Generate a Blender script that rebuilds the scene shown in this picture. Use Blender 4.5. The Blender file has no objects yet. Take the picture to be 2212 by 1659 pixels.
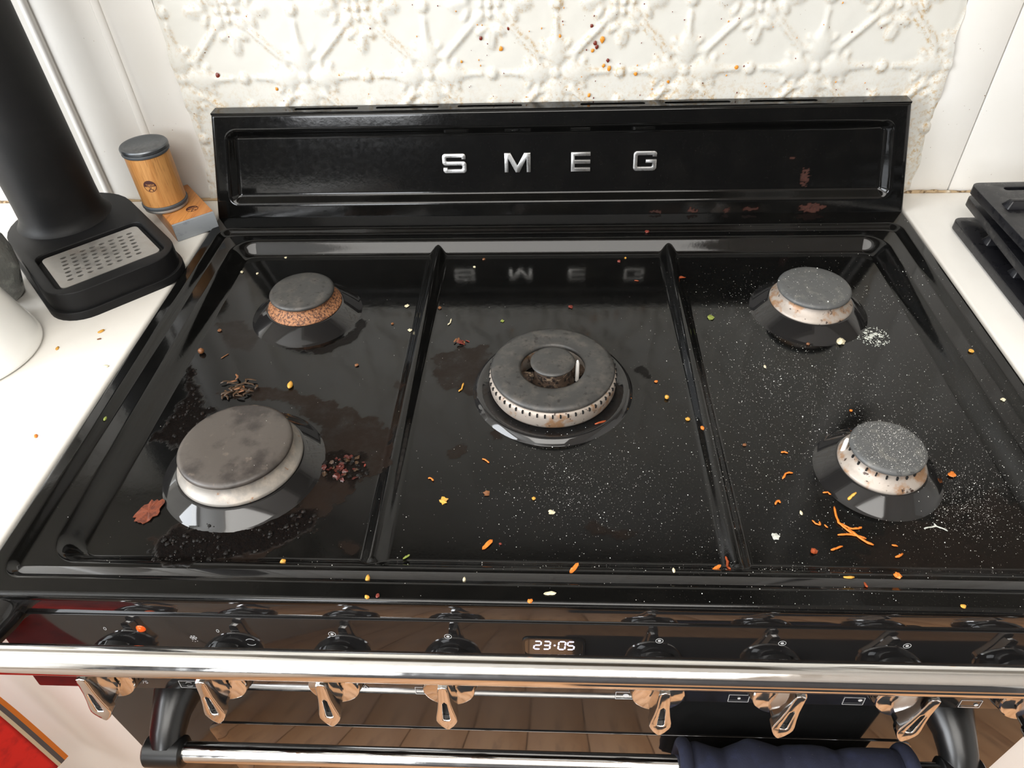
import bpy, bmesh, math, random
import numpy as np
from mathutils import Matrix, Vector

random.seed(7)
RNG = np.random.default_rng(11)
scene = bpy.context.scene
COL = scene.collection

# ------------------------------------------------------------------ camera, world, lights, exposure
cam_data = bpy.data.cameras.new('camera')
cam = bpy.data.objects.new('camera', cam_data)
COL.objects.link(cam)
cam_data.sensor_fit = 'HORIZONTAL'
cam_data.sensor_width = 36.0
cam_data.lens = 36.0 * 1560.38 / 2212.0
cam_data.clip_start = 0.01
cam.location = (-0.00332, -0.28103, 0.48134)
cam.rotation_euler = (0.8258655, 0.0332067, 0.03942)
scene.camera = cam

world = bpy.data.worlds.new('world')
scene.world = world
world.use_nodes = True
world.node_tree.nodes['Background'].inputs[0].default_value = (0.72, 0.82, 1.0, 1)
world.node_tree.nodes['Background'].inputs[1].default_value = 0.6

def area_light(name, loc, target, sx, sy, power, color):
    d = bpy.data.lights.new(name, 'AREA')
    d.shape = 'RECTANGLE'
    d.size, d.size_y, d.energy, d.color = sx, sy, power, color
    o = bpy.data.objects.new(name, d)
    COL.objects.link(o)
    o.location = loc
    o.rotation_euler = (Vector(target) - Vector(loc)).to_track_quat('-Z', 'Y').to_euler()
    return o

# daylight entering through the two windows of the kitchen (left wall, and the wall behind the viewer)
area_light('window_daylight_left', (-2.04, -0.85, 0.85), (2.0, -0.85, 0.15), 1.55, 1.25, 56, (0.93, 0.965, 1.0))
area_light('window_daylight_front', (-1.12, -2.84, 0.90), (-0.6, 2.0, 0.2), 0.72, 1.05, 25, (0.95, 0.975, 1.0))
# overhead fill light, added to brighten the worktops
area_light('added_fill_light', (-0.15, -1.15, 1.535), (-0.15, -1.15, -1.0), 1.50, 1.50, 30, (1.0, 0.97, 0.92))
scene.view_settings.view_transform = 'Standard'
scene.view_settings.look = 'None'
scene.view_settings.gamma = 1.0
scene.view_settings.use_curve_mapping = False
scene.view_settings.exposure = 0.50
scene.cycles.max_bounces = 6
scene.cycles.diffuse_bounces = 3
scene.cycles.glossy_bounces = 3
scene.cycles.caustics_reflective = False
scene.cycles.caustics_refractive = False

# ------------------------------------------------------------------ helpers
def link(o, parent=None):
    COL.objects.link(o)
    if parent is not None:
        o.parent = parent
    return o

def empty(name, loc=(0, 0, 0), rot=(0, 0, 0)):
    o = bpy.data.objects.new(name, None)
    COL.objects.link(o)
    o.location = loc
    o.rotation_euler = rot
    o.empty_display_size = 0.02
    return o

def tag(o, label=None, cat=None, group=None, kind=None):
    if label: o['label'] = label
    if cat: o['category'] = cat
    if group: o['group'] = group
    if kind: o['kind'] = kind
    return o

def from_arrays(name, verts, faces, mat, parent=None, smooth=True):
    me = bpy.data.meshes.new(name)
    me.from_pydata([tuple(map(float, v)) for v in verts], [], [tuple(map(int, f)) for f in faces])
    me.validate()
    if smooth:
        me.polygons.foreach_set('use_smooth', [True] * len(me.polygons))
    if mat: me.materials.append(mat)
    return link(bpy.data.objects.new(name, me), parent)

def from_bm(name, bm, mat, parent=None, smooth=False, autosmooth=None):
    me = bpy.data.meshes.new(name)
    bmesh.ops.recalc_face_normals(bm, faces=bm.faces)
    if autosmooth is not None:
        lim = math.radians(autosmooth)
        for e in bm.edges:
            e.smooth = not (len(e.link_faces) == 2 and e.calc_face_angle(0) > lim)
        smooth = True
    for f in bm.faces: f.smooth = smooth
    bm.to_mesh(me)
    bm.free()
    if mat: me.materials.append(mat)
    return link(bpy.data.objects.new(name, me), parent)

def bm_box(bm, x0, x1, y0, y1, z0, z1, bevel=0.0, seg=2):
    r = bmesh.ops.create_cube(bm, size=1.0)
    vs = r['verts']
    for v in vs:
        v.co = Vector(((x0 + x1) / 2 + v.co.x * (x1 - x0), (y0 + y1) / 2 + v.co.y * (y1 - y0), (z0 + z1) / 2 + v.co.z * (z1 - z0)))
    if bevel > 0:
        es = list({e for v in vs for e in v.link_edges})
        bmesh.ops.bevel(bm, geom=es, offset=bevel, segments=seg, profile=0.5, affect='EDGES')

def box(name, x0, x1, y0, y1, z0, z1, mat, parent=None, bevel=0.0, seg=2):
    bm = bmesh.new()
    bm_box(bm, x0, x1, y0, y1, z0, z1, bevel, seg)
    return from_bm(name, bm, mat, parent, autosmooth=40 if bevel else None)

def lathe_arrays(profile, n=64, c=(0, 0, 0), sx=1.0, sy=1.0):
    verts, faces = [], []
    m = len(profile)
    for k in range(n):
        a = 2 * math.pi * k / n
        for r, z in profile:
            verts.append((c[0] + sx * r * math.cos(a), c[1] + sy * r * math.sin(a), c[2] + z))
    for k in range(n):
        k2 = (k + 1) % n
        for i in range(m - 1):
            faces.append((k * m + i, k2 * m + i, k2 * m + i + 1, k * m + i + 1))
    return verts, faces

def lathe(name, profile, mat, parent=None, n=64, c=(0, 0, 0), sharp=35, sx=1.0, sy=1.0):
    v, f = lathe_arrays(profile, n, c, sx, sy)
    bm = bmesh.new()
    vs = [bm.verts.new(q) for q in v]
    for q in f:
        try: bm.faces.new([vs[i] for i in q])
        except ValueError: pass
    bmesh.ops.remove_doubles(bm, verts=bm.verts, dist=1e-6)
    bmesh.ops.dissolve_degenerate(bm, dist=1e-7, edges=bm.edges)
    return from_bm(name, bm, mat, parent, autosmooth=sharp)

def tube_bm(bm, pts, radii, n=8, cap=True, squash=1.0):
    pts = [Vector(q) for q in pts]
    rings = []
    up = Vector((0.13, 0.21, 1)).normalized()
    for i, q in enumerate(pts):
        t = (pts[min(i + 1, len(pts) - 1)] - pts[max(i - 1, 0)]).normalized()
        a = t.cross(up)
        if a.length < 1e-4: a = t.cross(Vector((1, 0, 0)))
        a.normalize()
        b = a.cross(t).normalized()
        r = radii[i] if hasattr(radii, '__len__') else radii
        rings.append([bm.verts.new(q + a * (r * math.cos(2 * math.pi * k / n)) + b * (squash * r * math.sin(2 * math.pi * k / n))) for k in range(n)])
    for i in range(len(rings) - 1):
        for k in range(n):
            bm.faces.new((rings[i][k], rings[i][(k + 1) % n], rings[i + 1][(k + 1) % n], rings[i + 1][k]))
    if cap:
        bm.faces.new(rings[0][::-1])
        bm.faces.new(rings[-1])

def tube(name, pts, radii, mat, parent=None, n=16, squash=1.0):
    bm = bmesh.new()
    tube_bm(bm, pts, radii, n, True, squash)
    return from_bm(name, bm, mat, parent, autosmooth=50)

def round_poly(pts, seg=5):
    """pts: (x, y, r) corners, returns a polyline with rounded corners"""
    out = []
    n = len(pts)
    for i in range(n):
        p = Vector(pts[i][:2]); r = pts[i][2] if len(pts[i]) > 2 else 0
        if r <= 0:
            out.append((p.x, p.y)); continue
        a = Vector(pts[i - 1][:2]); b = Vector(pts[(i + 1) % n][:2])
        da = (a - p).normalized(); db = (b - p).normalized()
        ang = da.angle(db)
        L = min(r / math.tan(ang / 2), (a - p).length * 0.49, (b - p).length * 0.49)
        rr_ = L * math.tan(ang / 2)
        c = p + (da + db).normalized() * (rr_ / math.sin(ang / 2))
        s = p + da * L - c; e = p + db * L - c
        a0 = math.atan2(s.y, s.x); a1 = math.atan2(e.y, e.x)
        d = (a1 - a0 + math.pi) % (2 * math.pi) - math.pi
        for k in range(seg + 1):
            t = a0 + d * k / seg
            out.append((c.x + rr_ * math.cos(t), c.y + rr_ * math.sin(t)))
    return out

def rrect(x0, x1, y0, y1, r, seg=5):
    return round_poly([(x0, y0, r), (x1, y0, r), (x1, y1, r), (x0, y1, r)], seg)

def ellipse(cx, cy, rx, ry, n=24, rot=0):
    return [(cx + rx * math.cos(t) * math.cos(rot) - ry * math.sin(t) * math.sin(rot), cy + rx * math.cos(t) * math.sin(rot) + ry * math.sin(t) * math.cos(rot)) for t in [2 * math.pi * k / n for k in range(n)]]

def plate_bm(bm, loops, z0, z1, bevel=0.0, seg=2, tf=None):
    """flat shape (first loop outer, others holes) from z0 up to z1, top rim bevelled"""
    b = bmesh.new()
    edges = []
    for lp in loops:
        vs = [b.verts.new((x, y, z0)) for x, y in lp]
        for i in range(len(vs)):
            edges.append(b.edges.new((vs[i], vs[(i + 1) % len(vs)])))
    bmesh.ops.triangle_fill(b, use_beauty=True, use_dissolve=False, edges=edges, normal=(0, 0, 1))
    if z1 > z0:
        fs = list(b.faces)
        r = bmesh.ops.extrude_face_region(b, geom=fs)
        nv = [g for g in r['geom'] if isinstance(g, bmesh.types.BMVert)]
        for v in nv: v.co.z = z1
        if bevel > 0:
            top = set(nv)
            es = [e for e in b.edges if e.verts[0] in top and e.verts[1] in top and any(abs(f.normal.z) < 0.5 for f in e.link_faces)]
            b.normal_update()
            es = [e for e in b.edges if e.verts[0] in top and e.verts[1] in top and len(e.link_faces) == 2 and any(abs(f.normal.z) < 0.5 for f in e.link_faces)]
            bmesh.ops.bevel(b, geom=es, offset=bevel, segments=seg, profile=0.5, affect='EDGES', clamp_overlap=True)
    bmesh.ops.recalc_face_normals(b, faces=b.faces)
    me = bpy.data.meshes.new('tmp')
    b.to_mesh(me); b.free()
    if tf is not None:
        for v in me.vertices: v.co = tf(v.co)
    bm.from_mesh(me)
    bpy.data.meshes.remove(me)

def plate(name, loops, z0, z1, mat, parent=None, bevel=0.0, tf=None, seg=2):
    bm = bmesh.new()
    plate_bm(bm, loops, z0, z1, bevel, seg, tf)
    return from_bm(name, bm, mat, parent, autosmooth=35)

def ribbon_loops(pts, w):
    """outline of a polyline stroke of width w"""
    P = [Vector(q) for q in pts]
    L, Rr = [], []
    for i, q in enumerate(P):
        t = (P[min(i + 1, len(P) - 1)] - P[max(i - 1, 0)]).normalized()
        nrm = Vector((-t.y, t.x)) * (w / 2)
        L.append(tuple(q + nrm)); Rr.append(tuple(q - nrm))
    return L + Rr[::-1]

def frame_tf(o, U, V, N):
    o, U, V, N = Vector(o), Vector(U), Vector(V), Vector(N)
    return lambda c: o + U * c[0] + V * c[1] + N * c[2]

# numpy value noise ------------------------------------------------------------
_H = RNG.random((256, 256))
def vnoise(x, y):
    xi = np.floor(x).astype(int); yi = np.floor(y).astype(int)
    fx = x - xi; fy = y - yi
    fx = fx * fx * (3 - 2 * fx); fy = fy * fy * (3 - 2 * fy)
    a = _H[xi % 256, yi % 256]; b = _H[(xi + 1) % 256, yi % 256]
    c = _H[xi % 256, (yi + 1) % 256]; d = _H[(xi + 1) % 256, (yi + 1) % 256]
    return (a * (1 - fx) + b * fx) * (1 - fy) + (c * (1 - fx) + d * fx) * fy
def fbm(x, y, o=4):
    s = 0; a = 0.5; t = 0
    for k in range(o):
        s = s + a * vnoise(x * 2 ** k + 17.3 * k, y * 2 ** k + 5.1 * k); t += a; a *= 0.5
    return s / t
def ss(t):
    t = np.clip(t, 0, 1)
    return t * t * (3 - 2 * t)
def rr(x, y, x0, x1, y0, y1, r):
    cx, cy, hx, hy = (x0 + x1) / 2, (y0 + y1) / 2, (x1 - x0) / 2, (y1 - y0) / 2
    qx = abs(x - cx) - hx + r; qy = abs(y - cy) - hy + r
    return -(np.hypot(np.maximum(qx, 0), np.maximum(qy, 0)) + np.minimum(np.maximum(qx, qy), 0) - r)
def poly_sdf(x, y, poly):
    """positive inside"""
    d = np.full(x.shape, 1e9); inside = np.zeros(x.shape, bool)
    n = len(poly)
    for i in range(n):
        ax, ay = poly[i]; bx, by = poly[(i + 1) % n]
        ex, ey = bx - ax, by - ay
        t = np.clip(((x - ax) * ex + (y - ay) * ey) / (ex * ex + ey * ey + 1e-12), 0, 1)
        d = np.minimum(d, np.hypot(x - ax - t * ex, y - ay - t * ey))
        cond = ((ay > y) != (by > y)) & (x < (bx - ax) * (y - ay) / ((by - ay) if by != ay else 1e-12) + ax)
        inside ^= cond
    return np.where(inside, d, -d)

def grid_mesh(name, V, mat, parent=None, attrs=None, flip=False):
    """V: (n, m, 3) array -> one smooth mesh"""
    n, m = V.shape[:2]
    idx = np.arange(n * m).reshape(n, m)
    q = np.stack([idx[:-1, :-1], idx[1:, :-1], idx[1:, 1:], idx[:-1, 1:]], -1).reshape(-1, 4)
    if flip: q = q[:, ::-1]
    me = bpy.data.meshes.new(name)
    me.vertices.add(n * m)
    me.vertices.foreach_set('co', V.reshape(-1).astype(np.float32))
    me.loops.add(q.size)
    me.loops.foreach_set('vertex_index', q.reshape(-1).astype(np.int32))
    me.polygons.add(len(q))
    me.polygons.foreach_set('loop_start', np.arange(0, q.size, 4, dtype=np.int32))
    me.polygons.foreach_set('use_smooth', np.ones(len(q), bool))
    me.update(calc_edges=True)
    me.validate()
    for k, a in (attrs or {}).items():
        at = me.attributes.new(k, 'FLOAT', 'POINT')
        at.data.foreach_set('value', a.reshape(-1).astype(np.float32))
    if mat: me.materials.append(mat)
    return link(bpy.data.objects.new(name, me), parent)

# ------------------------------------------------------------------ materials
class Mat:
    def __init__(self, name):
        self.m = bpy.data.materials.new(name)
        self.m.use_nodes = True
        self.t = self.m.node_tree
        self.b = self.t.nodes['Principled BSDF']
        self.tc = None
    def n(self, typ, **kw):
        nd = self.t.nodes.new(typ)
        for k, v in kw.items(): setattr(nd, k, v)
        return nd
    def l(self, a, b): self.t.links.new(a, b)
    def coord(self, scale=(1, 1, 1), out='Object'):
        if self.tc is None: self.tc = self.n('ShaderNodeTexCoord')
        mp = self.n('ShaderNodeMapping')
        mp.inputs['Scale'].default_value = scale
        self.l(self.tc.outputs[out], mp.inputs[0])
        return mp.outputs[0]
    def noise(self, scale, detail=4, rough=0.55, stretch=(1, 1, 1), dist=0.0):
        nd = self.n('ShaderNodeTexNoise')
        nd.inputs['Scale'].default_value = scale
        nd.inputs['Detail'].default_value = detail
        nd.inputs['Roughness'].default_value = rough
        nd.inputs['Distortion'].default_value = dist
        self.l(self.coord(stretch), nd.inputs['Vector'])
        return nd.outputs['Fac']
    def ramp(self, fac, lo, hi, a=0.0, b=1.0):
        nd = self.n('ShaderNodeMapRange')
        nd.interpolation_type = 'SMOOTHSTEP'
        self.l(fac, nd.inputs['Value'])
        for i, v in zip(('From Min', 'From Max', 'To Min', 'To Max'), (lo, hi, a, b)): nd.inputs[i].default_value = v
        return nd.outputs[0]
    def attr(self, name):
        nd = self.n('ShaderNodeAttribute'); nd.attribute_name = name
        return nd.outputs['Fac']
    def math(self, op, a, b=None):
        nd = self.n('ShaderNodeMath'); nd.operation = op
        for i, v in enumerate((a, b)):
            if v is None: continue
            if isinstance(v, (int, float)): nd.inputs[i].default_value = v
            else: self.l(v, nd.inputs[i])
        return nd.outputs[0]
    def mix(self, fac, a, b):
        nd = self.n('ShaderNodeMix'); nd.data_type = 'RGBA'
        for sock, v in ((nd.inputs['Factor'], fac), (nd.inputs[6], a), (nd.inputs[7], b)):
            if isinstance(v, (int, float)): sock.default_value = v
            elif isinstance(v, tuple): sock.default_value = v if len(v) == 4 else (*v, 1)
            else: self.l(v, sock)
        return nd.outputs[2]
    def mixf(self, fac, a, b):
        nd = self.n('ShaderNodeMix'); nd.data_type = 'FLOAT'
        for sock, v in ((nd.inputs['Factor'], fac), (nd.inputs[2], a), (nd.inputs[3], b)):
            if isinstance(v, (int, float)): sock.default_value = v
            else: self.l(v, sock)
        return nd.outputs[0]
    def set(self, key, v):
        if isinstance(v, (int, float)): self.b.inputs[key].default_value = v
        elif isinstance(v, tuple): self.b.inputs[key].default_value = v if len(v) == 4 else (*v, 1)
        else: self.l(v, self.b.inputs[key])
    def bump(self, h, strength=0.3, dist=0.001):
        nd = self.n('ShaderNodeBump')
        nd.inputs['Strength'].default_value = strength
        nd.inputs['Distance'].default_value = dist
        self.l(h, nd.inputs['Height'])
        self.l(nd.outputs[0], self.b.inputs['Normal'])

def simple(name, col, rough=0.5, metal=0.0, var=(), bump=None, rvar=None, spec=None, coat=0.0, emit=None, trans=0.0):
    M = Mat(name)
    c = (*col, 1)
    for (scale, col2, lo, hi, *rest) in var:
        st = rest[0] if rest else (1, 1, 1)
        c = M.mix(M.ramp(M.noise(scale, 5, 0.6, st), lo, hi), c, (*col2, 1))
    M.set('Base Color', c)
    M.set('Roughness', rough if rvar is None else M.ramp(M.noise(rvar[0], 4), 0.3, 0.7, rvar[1], rvar[2]))
    M.set('Metallic', metal)
    if spec is not None: M.set('Specular IOR Level', spec)
    if coat: M.set('Coat Weight', coat); M.set('Coat Roughness', 0.08)
    if bump: M.bump(M.noise(bump[0], 5, 0.6), bump[1], bump[2])
    if emit: M.set('Emission Color', (*emit[0], 1)); M.set('Emission Strength', emit[1])
    if trans: M.set('Transmission Weight', trans)
    return M.m

def enamel_material():
    M = Mat('black_enamel_with_stains')
    film = M.math('MULTIPLY', M.attr('film'), M.ramp(M.noise(60, 6, 0.7), 0.25, 0.62, 0.45, 1.0))
    char = M.attr('char')
    chn = M.ramp(M.noise(420, 6, 0.75), 0.35, 0.7)
    rust = M.attr('rust')
    dust = M.ramp(M.noise(22, 6, 0.65), 0.42, 0.75, 0.0, 1.0)
    fine = M.ramp(M.noise(900, 3, 0.7), 0.62, 0.76)
    base = M.mix(M.math('MULTIPLY', dust, 0.35), (0.0030, 0.0030, 0.0029), (0.0095, 0.0088, 0.0076))
    base = M.mix(M.math('MULTIPLY', fine, M.math('MULTIPLY', M.attr('dust'), 0.5)), base, (0.16, 0.15, 0.12))
    base = M.mix(film, base, (0.011, 0.0062, 0.0040))
    base = M.mix(char, base, M.mix(chn, (0.0010, 0.0008, 0.0007), (0.0062, 0.0031, 0.0019)))
    base = M.mix(rust, base, M.mix(M.ramp(M.noise(500, 4), 0.4, 0.65), (0.048, 0.0125, 0.0065), (0.026, 0.008, 0.005)))
    M.set('Base Color', base)
    r = M.ramp(M.noise(160, 5, 0.7), 0.3, 0.75, 0.07, 0.12)
    r = M.mixf(film, r, 0.42)
    r = M.mixf(M.math('MAXIMUM', char, rust), r, 0.62)
    M.set('Roughness', r)
    h = M.math('ADD', M.math('MULTIPLY', M.noise(90, 4, 0.6), 0.10), M.math('MULTIPLY', char, M.math('MULTIPLY', M.noise(520, 5, 0.75), 2.4)))
    h = M.math('ADD', h, M.math('MULTIPLY', film, M.math('MULTIPLY', M.noise(330, 4, 0.7), 0.25)))
    M.bump(h, 0.5, 0.001)
    M.set('Specular IOR Level', M.mixf(char, M.mixf(film, 0.38, 0.15), 0.06))
    return M.m

def wood_material(name, a, b, scale=90, axis=2, rough=0.45):
    M = Mat(name)
    st = [1.0, 1.0, 1.0]; st[axis] = 0.06
    g1 = M.noise(scale, 6, 0.65, tuple(st), 0.6)
    g2 = M.noise(scale * 5, 3, 0.6, tuple(st))
    c = M.mix(M.ramp(g1, 0.32, 0.68), (*a, 1), (*b, 1))
    c = M.mix(M.math('MULTIPLY', M.ramp(g2, 0.52, 0.68), 0.55), c, tuple(q * 0.55 for q in a))
    M.set('Base Color', c)
    M.set('Roughness', rough)
    M.bump(g2, 0.15, 0.0004)
    return M.m

def paint_material(name, col, grime=True):
    M = Mat(name)
    c = M.mix(M.ramp(M.noise(7, 4), 0.3, 0.75, 0, 0.5), (*col, 1), tuple(q * w for q, w in zip(col, (0.97, 0.95, 0.91))))
    if grime:
        sp = M.ramp(M.noise(260, 2, 0.4), 0.735, 0.76)
        sp = M.math('MULTIPLY', sp, M.ramp(M.noise(18, 2), 0.5, 0.62))
        c = M.mix(sp, c, (0.20, 0.10, 0.035))
        c = M.mix(M.math('MULTIPLY', M.attr('grime'), M.ramp(M.noise(190, 5, 0.75), 0.45, 0.64, 0, 0.9)), c, (0.50, 0.33, 0.14))
    M.set('Base Color', c)
    M.set('Roughness', M.ramp(M.noise(30, 4), 0.3, 0.7, 0.28, 0.42))
    M.bump(M.noise(55, 5, 0.6), 0.12, 0.0015)
    return M.m

MT = {}
MT['enamel'] = enamel_material()
MT['upstand'] = MT['enamel']
MT['gloss_black'] = simple('gloss_black_glass', (0.012, 0.0115, 0.0115), 0.05, rvar=(25, 0.035, 0.09), spec=0.6)
MT['door_black'] = simple('oven_door_black_enamel', (0.010, 0.010, 0.010), 0.06, rvar=(14, 0.04, 0.10), spec=0.6)
MT['oven_glass'] = simple('oven_mirror_glass', (0.012, 0.011, 0.010), 0.03, spec=1.0, coat=1.0)
MT['black_plastic'] = simple('black_moulded_plastic', (0.006, 0.006, 0.006), 0.28, bump=(600, 0.08, 0.0003))
MT['matte_black'] = simple('matte_black_soft_coat', (0.0042, 0.0042, 0.0046), 0.55, spec=0.3, bump=(900, 0.06, 0.0002), var=[(30, (0.007, 0.0067, 0.0067), 0.5, 0.7)])
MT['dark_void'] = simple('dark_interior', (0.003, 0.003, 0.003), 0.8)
MT['chrome'] = simple('polished_chrome', (0.86, 0.85, 0.83), 0.07, 1.0, rvar=(60, 0.05, 0.13), bump=(40, 0.02, 0.0010))
MT['knob_chrome'] = simple('knob_chrome', (0.86, 0.85, 0.84), 0.09, 1.0, rvar=(90, 0.06, 0.14))
MT['badge'] = simple('brushed_badge_metal', (0.55, 0.55, 0.54), 0.32, 1.0, var=[(350, (0.38, 0.37, 0.35), 0.5, 0.7)])
MT['cap_dark'] = simple('burner_cap_enamel_dark', (0.038, 0.037, 0.035), 0.45, var=[(70, (0.075, 0.067, 0.058), 0.42, 0.72), (150, (0.014, 0.012, 0.011), 0.56, 0.72)], bump=(300, 0.12, 0.0005))
MT['cap_grey'] = simple('burner_cap_enamel_grey', (0.085, 0.086, 0.085), 0.48, var=[(80, (0.16, 0.155, 0.14), 0.5, 0.75), (220, (0.035, 0.033, 0.03), 0.6, 0.72)], bump=(300, 0.12, 0.0005))
MT['cap_brown'] = simple('burner_cap_enamel_worn', (0.074, 0.062, 0.053), 0.42, var=[(30, (0.030, 0.024, 0.021), 0.46, 0.66), (90, (0.125, 0.10, 0.08), 0.58, 0.74), (300, (0.05, 0.05, 0.05), 0.64, 0.74)], bump=(250, 0.1, 0.0005))
MT['crown_light'] = simple('burner_crown_aluminium', (0.255, 0.235, 0.21), 0.45, 0.35, var=[(45, (0.42, 0.36, 0.30), 0.45, 0.7), (130, (0.23, 0.10, 0.035), 0.62, 0.72)], bump=(400, 0.15, 0.0005))
MT['crown_rust'] = simple('burner_crown_rusty', (0.34, 0.15, 0.065), 0.65, 0.1, var=[(420, (0.075, 0.028, 0.014), 0.45, 0.58), (700, (0.62, 0.36, 0.20), 0.60, 0.70)], bump=(500, 0.4, 0.0008))
MT['crown_stained'] = simple('burner_crown_stained', (0.38, 0.33, 0.285), 0.48, 0.3, var=[(55, (0.30, 0.17, 0.09), 0.50, 0.64), (160, (0.045, 0.025, 0.018), 0.60, 0.68)], bump=(400, 0.2, 0.0010))
MT['burner_core'] = simple('burner_core_burnt', (0.07, 0.045, 0.03), 0.7, 0.2, var=[(160, (0.30, 0.22, 0.15), 0.54, 0.66), (220, (0.012, 0.008, 0.006), 0.5, 0.6)], bump=(400, 0.3, 0.0008))
MT['ceramic'] = simple('white_igniter_ceramic', (0.80, 0.77, 0.72), 0.3)
MT['wall_paint'] = paint_material('cream_wall_paint', (0.82, 0.795, 0.75))
MT['tin_paint'] = paint_material('cream_painted_pressed_tin', (0.655, 0.64, 0.59))
MT['room_paint'] = simple('room_wall_paint', (0.80, 0.79, 0.76), 0.6)
MT['ceiling_wood'] = wood_material('dark_timber_ceiling', (0.20, 0.13, 0.08), (0.13, 0.08, 0.05), 12, 1, 0.5)
MT['dark_paint'] = simple('dark_blue_grey_wall_paint', (0.055, 0.056, 0.062), 0.6)
MT['counter'] = simple('cream_laminate_worktop', (0.82, 0.79, 0.735), 0.38, var=[(9, (0.79, 0.75, 0.69), 0.4, 0.75), (420, (0.45, 0.30, 0.16), 0.735, 0.76)], bump=(500, 0.04, 0.0004))
MT['cabinet'] = simple('white_cabinet_paint', (0.83, 0.79, 0.74), 0.4, bump=(40, 0.05, 0.001))
MT['reflection_black'] = simple('reflection_slab_black', (0.010, 0.010, 0.011), 0.9, bump=(900, .4, .001))  # black of the slabs added to darken reflections
MT['grey_paint'] = simple('grey_cabinet_paint', (0.36, 0.34, 0.31), .5)
MT['hood_steel'] = simple('dark_brushed_steel', (0.34, 0.33, 0.31), 0.4, 0.9)
MT['hood_dark'] = simple('greasy_filter_mesh', (0.10, 0.085, 0.065), 0.5, 0.4)
MT['oak'] = wood_material('oak_wood', (0.42, 0.175, 0.048), (0.58, 0.29, 0.095), 120, 2, 0.42)
MT['oak_block'] = wood_material('cherry_block_wood', (0.46, 0.17, 0.042), (0.55, 0.24, 0.07), 60, 1, 0.32)
MT['floor_wood'] = wood_material('warm_timber_floor', (0.50, 0.25, 0.115), (0.62, 0.34, 0.17), 16, 1, 0.45)
MT['steel_dark'] = simple('dark_grey_steel_disc', (0.13, 0.14, 0.15), 0.34, 0.85, rvar=(300, 0.28, 0.42))
MT['rubber_grey'] = simple('grey_rubber_ring', (0.055, 0.062, 0.07), 0.55)
MT['steel_light'] = simple('brushed_steel', (0.43, 0.41, 0.38), 0.45, 0.75, var=[(60, (0.40, 0.35, 0.31), 0.5, 0.75)], rvar=(80, 0.38, 0.55))
MT['magnet_grey'] = simple('blue_grey_rubber_magnet', (0.27, 0.29, 0.31), 0.5, var=[(90, (0.20, 0.22, 0.25), 0.5, 0.7)])
MT['logo_brown'] = simple('burnt_logo_brown', (0.055, 0.014, 0.011), 0.6)
MT['cast_iron'] = simple('enamelled_cast_iron', (0.008, 0.008, 0.010), 0.30, rvar=(70, 0.2, 0.4), bump=(500, 0.08, 0.0004))
MT['glass_grey'] = simple('smoky_pressed_glass', (0.20, 0.205, 0.195), 0.07, trans=0.35, spec=0.7, bump=(180, .6, .002), var=[(60, (.36, .36, .34), .5, .7)])
MT['stopper'] = simple('brown_stopper', (0.055, 0.038, 0.036), 0.5)
MT['white_glaze'] = simple('white_glazed_ceramic', (0.92, 0.91, 0.875), 0.18, coat=0.4)
MT['red_cloth'] = simple('red_cotton_cloth', (0.78, 0.022, 0.014), 0.85, var=[(40, (0.48, 0.012, 0.010), 0.45, 0.7)], bump=(1500, 0.25, 0.0005))
MT['orange_trim'] = simple('orange_woven_trim', (0.68, 0.19, 0.02), 0.85, bump=(1500, 0.2, 0.0004))
MT['grey_trim'] = simple('grey_woven_trim', (0.10, 0.085, 0.085), 0.85, bump=(1500, 0.2, 0.0004))
MT['cream_trim'] = simple('cream_woven_trim', (0.66, 0.55, 0.38), 0.85, bump=(1500, 0.2, 0.0004))
MT['navy_cloth'] = simple('navy_quilted_cloth', (0.0042, 0.0055, 0.018), 0.9, var=[(70, (0.008, 0.011, 0.032), 0.5, 0.7), (330, (0.33, 0.30, 0.24), 0.70, 0.76)], bump=(900, 0.4, 0.0008))
MT['print'] = simple('pale_grey_print', (0.62, 0.63, 0.64), 0.5)
MT['digit'] = simple('clock_led_segment', (0.8, 0.75, 0.9), 0.5, emit=((0.86, 0.78, 1.0), 1.9))
MT['pilot'] = simple('orange_indicator_lens', (0.80, 0.10, 0.012), 0.15, emit=((1.0, 0.13, 0.015), 0.18))
MT['salt'] = simple('white_salt', (0.86, 0.84, 0.78), 0.45)
MT['crust'] = simple('burnt_crust', (0.0036, 0.0026, 0.0020), 0.5, var=[(300, (0.015, 0.007, 0.004), 0.52, 0.68)], spec=.25)
FOOD = {'carrot': (0.74, 0.20, 0.022), 'carrot_dark': (0.33, 0.06, 0.014), 'yellow': (0.66, 0.33, 0.05), 'cream': (0.70, 0.62, 0.42), 'brown': (0.20, 0.08, 0.03), 'red': (0.17, 0.026, 0.015), 'pale': (0.55, 0.56, 0.50), 'green': (0.22, 0.26, 0.05)}
for k, c in FOOD.items():
    MT['food_' + k] = simple('food_' + k, c, 0.45, var=[(500, tuple(q * 0.6 for q in c), 0.5, 0.7)])
MT['food_tea'] = simple('food_dark_leaf', (0.055, 0.026, 0.009), 0.4, var=[(400, (0.014, 0.008, 0.004), 0.5, 0.65)])
MT['food_skin'] = simple('food_red_skin', (0.17, 0.038, 0.014), 0.5, var=[(260, (0.085, 0.018, 0.008), 0.45, 0.65), (700, (0.24, 0.075, 0.03), 0.6, 0.7)])
MT['burnt_red'] = simple('burnt_red_flake', (0.075, 0.011, 0.007), 0.3, var=[(300, (0.02, 0.006, 0.004), .5, .66)])
MT['spat_orange'] = simple('orange_sauce_spot', (0.70, 0.27, 0.03), 0.3)
MT['spat_dark'] = simple('dark_red_sauce_spot', (0.16, 0.022, 0.010), 0.3)
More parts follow.
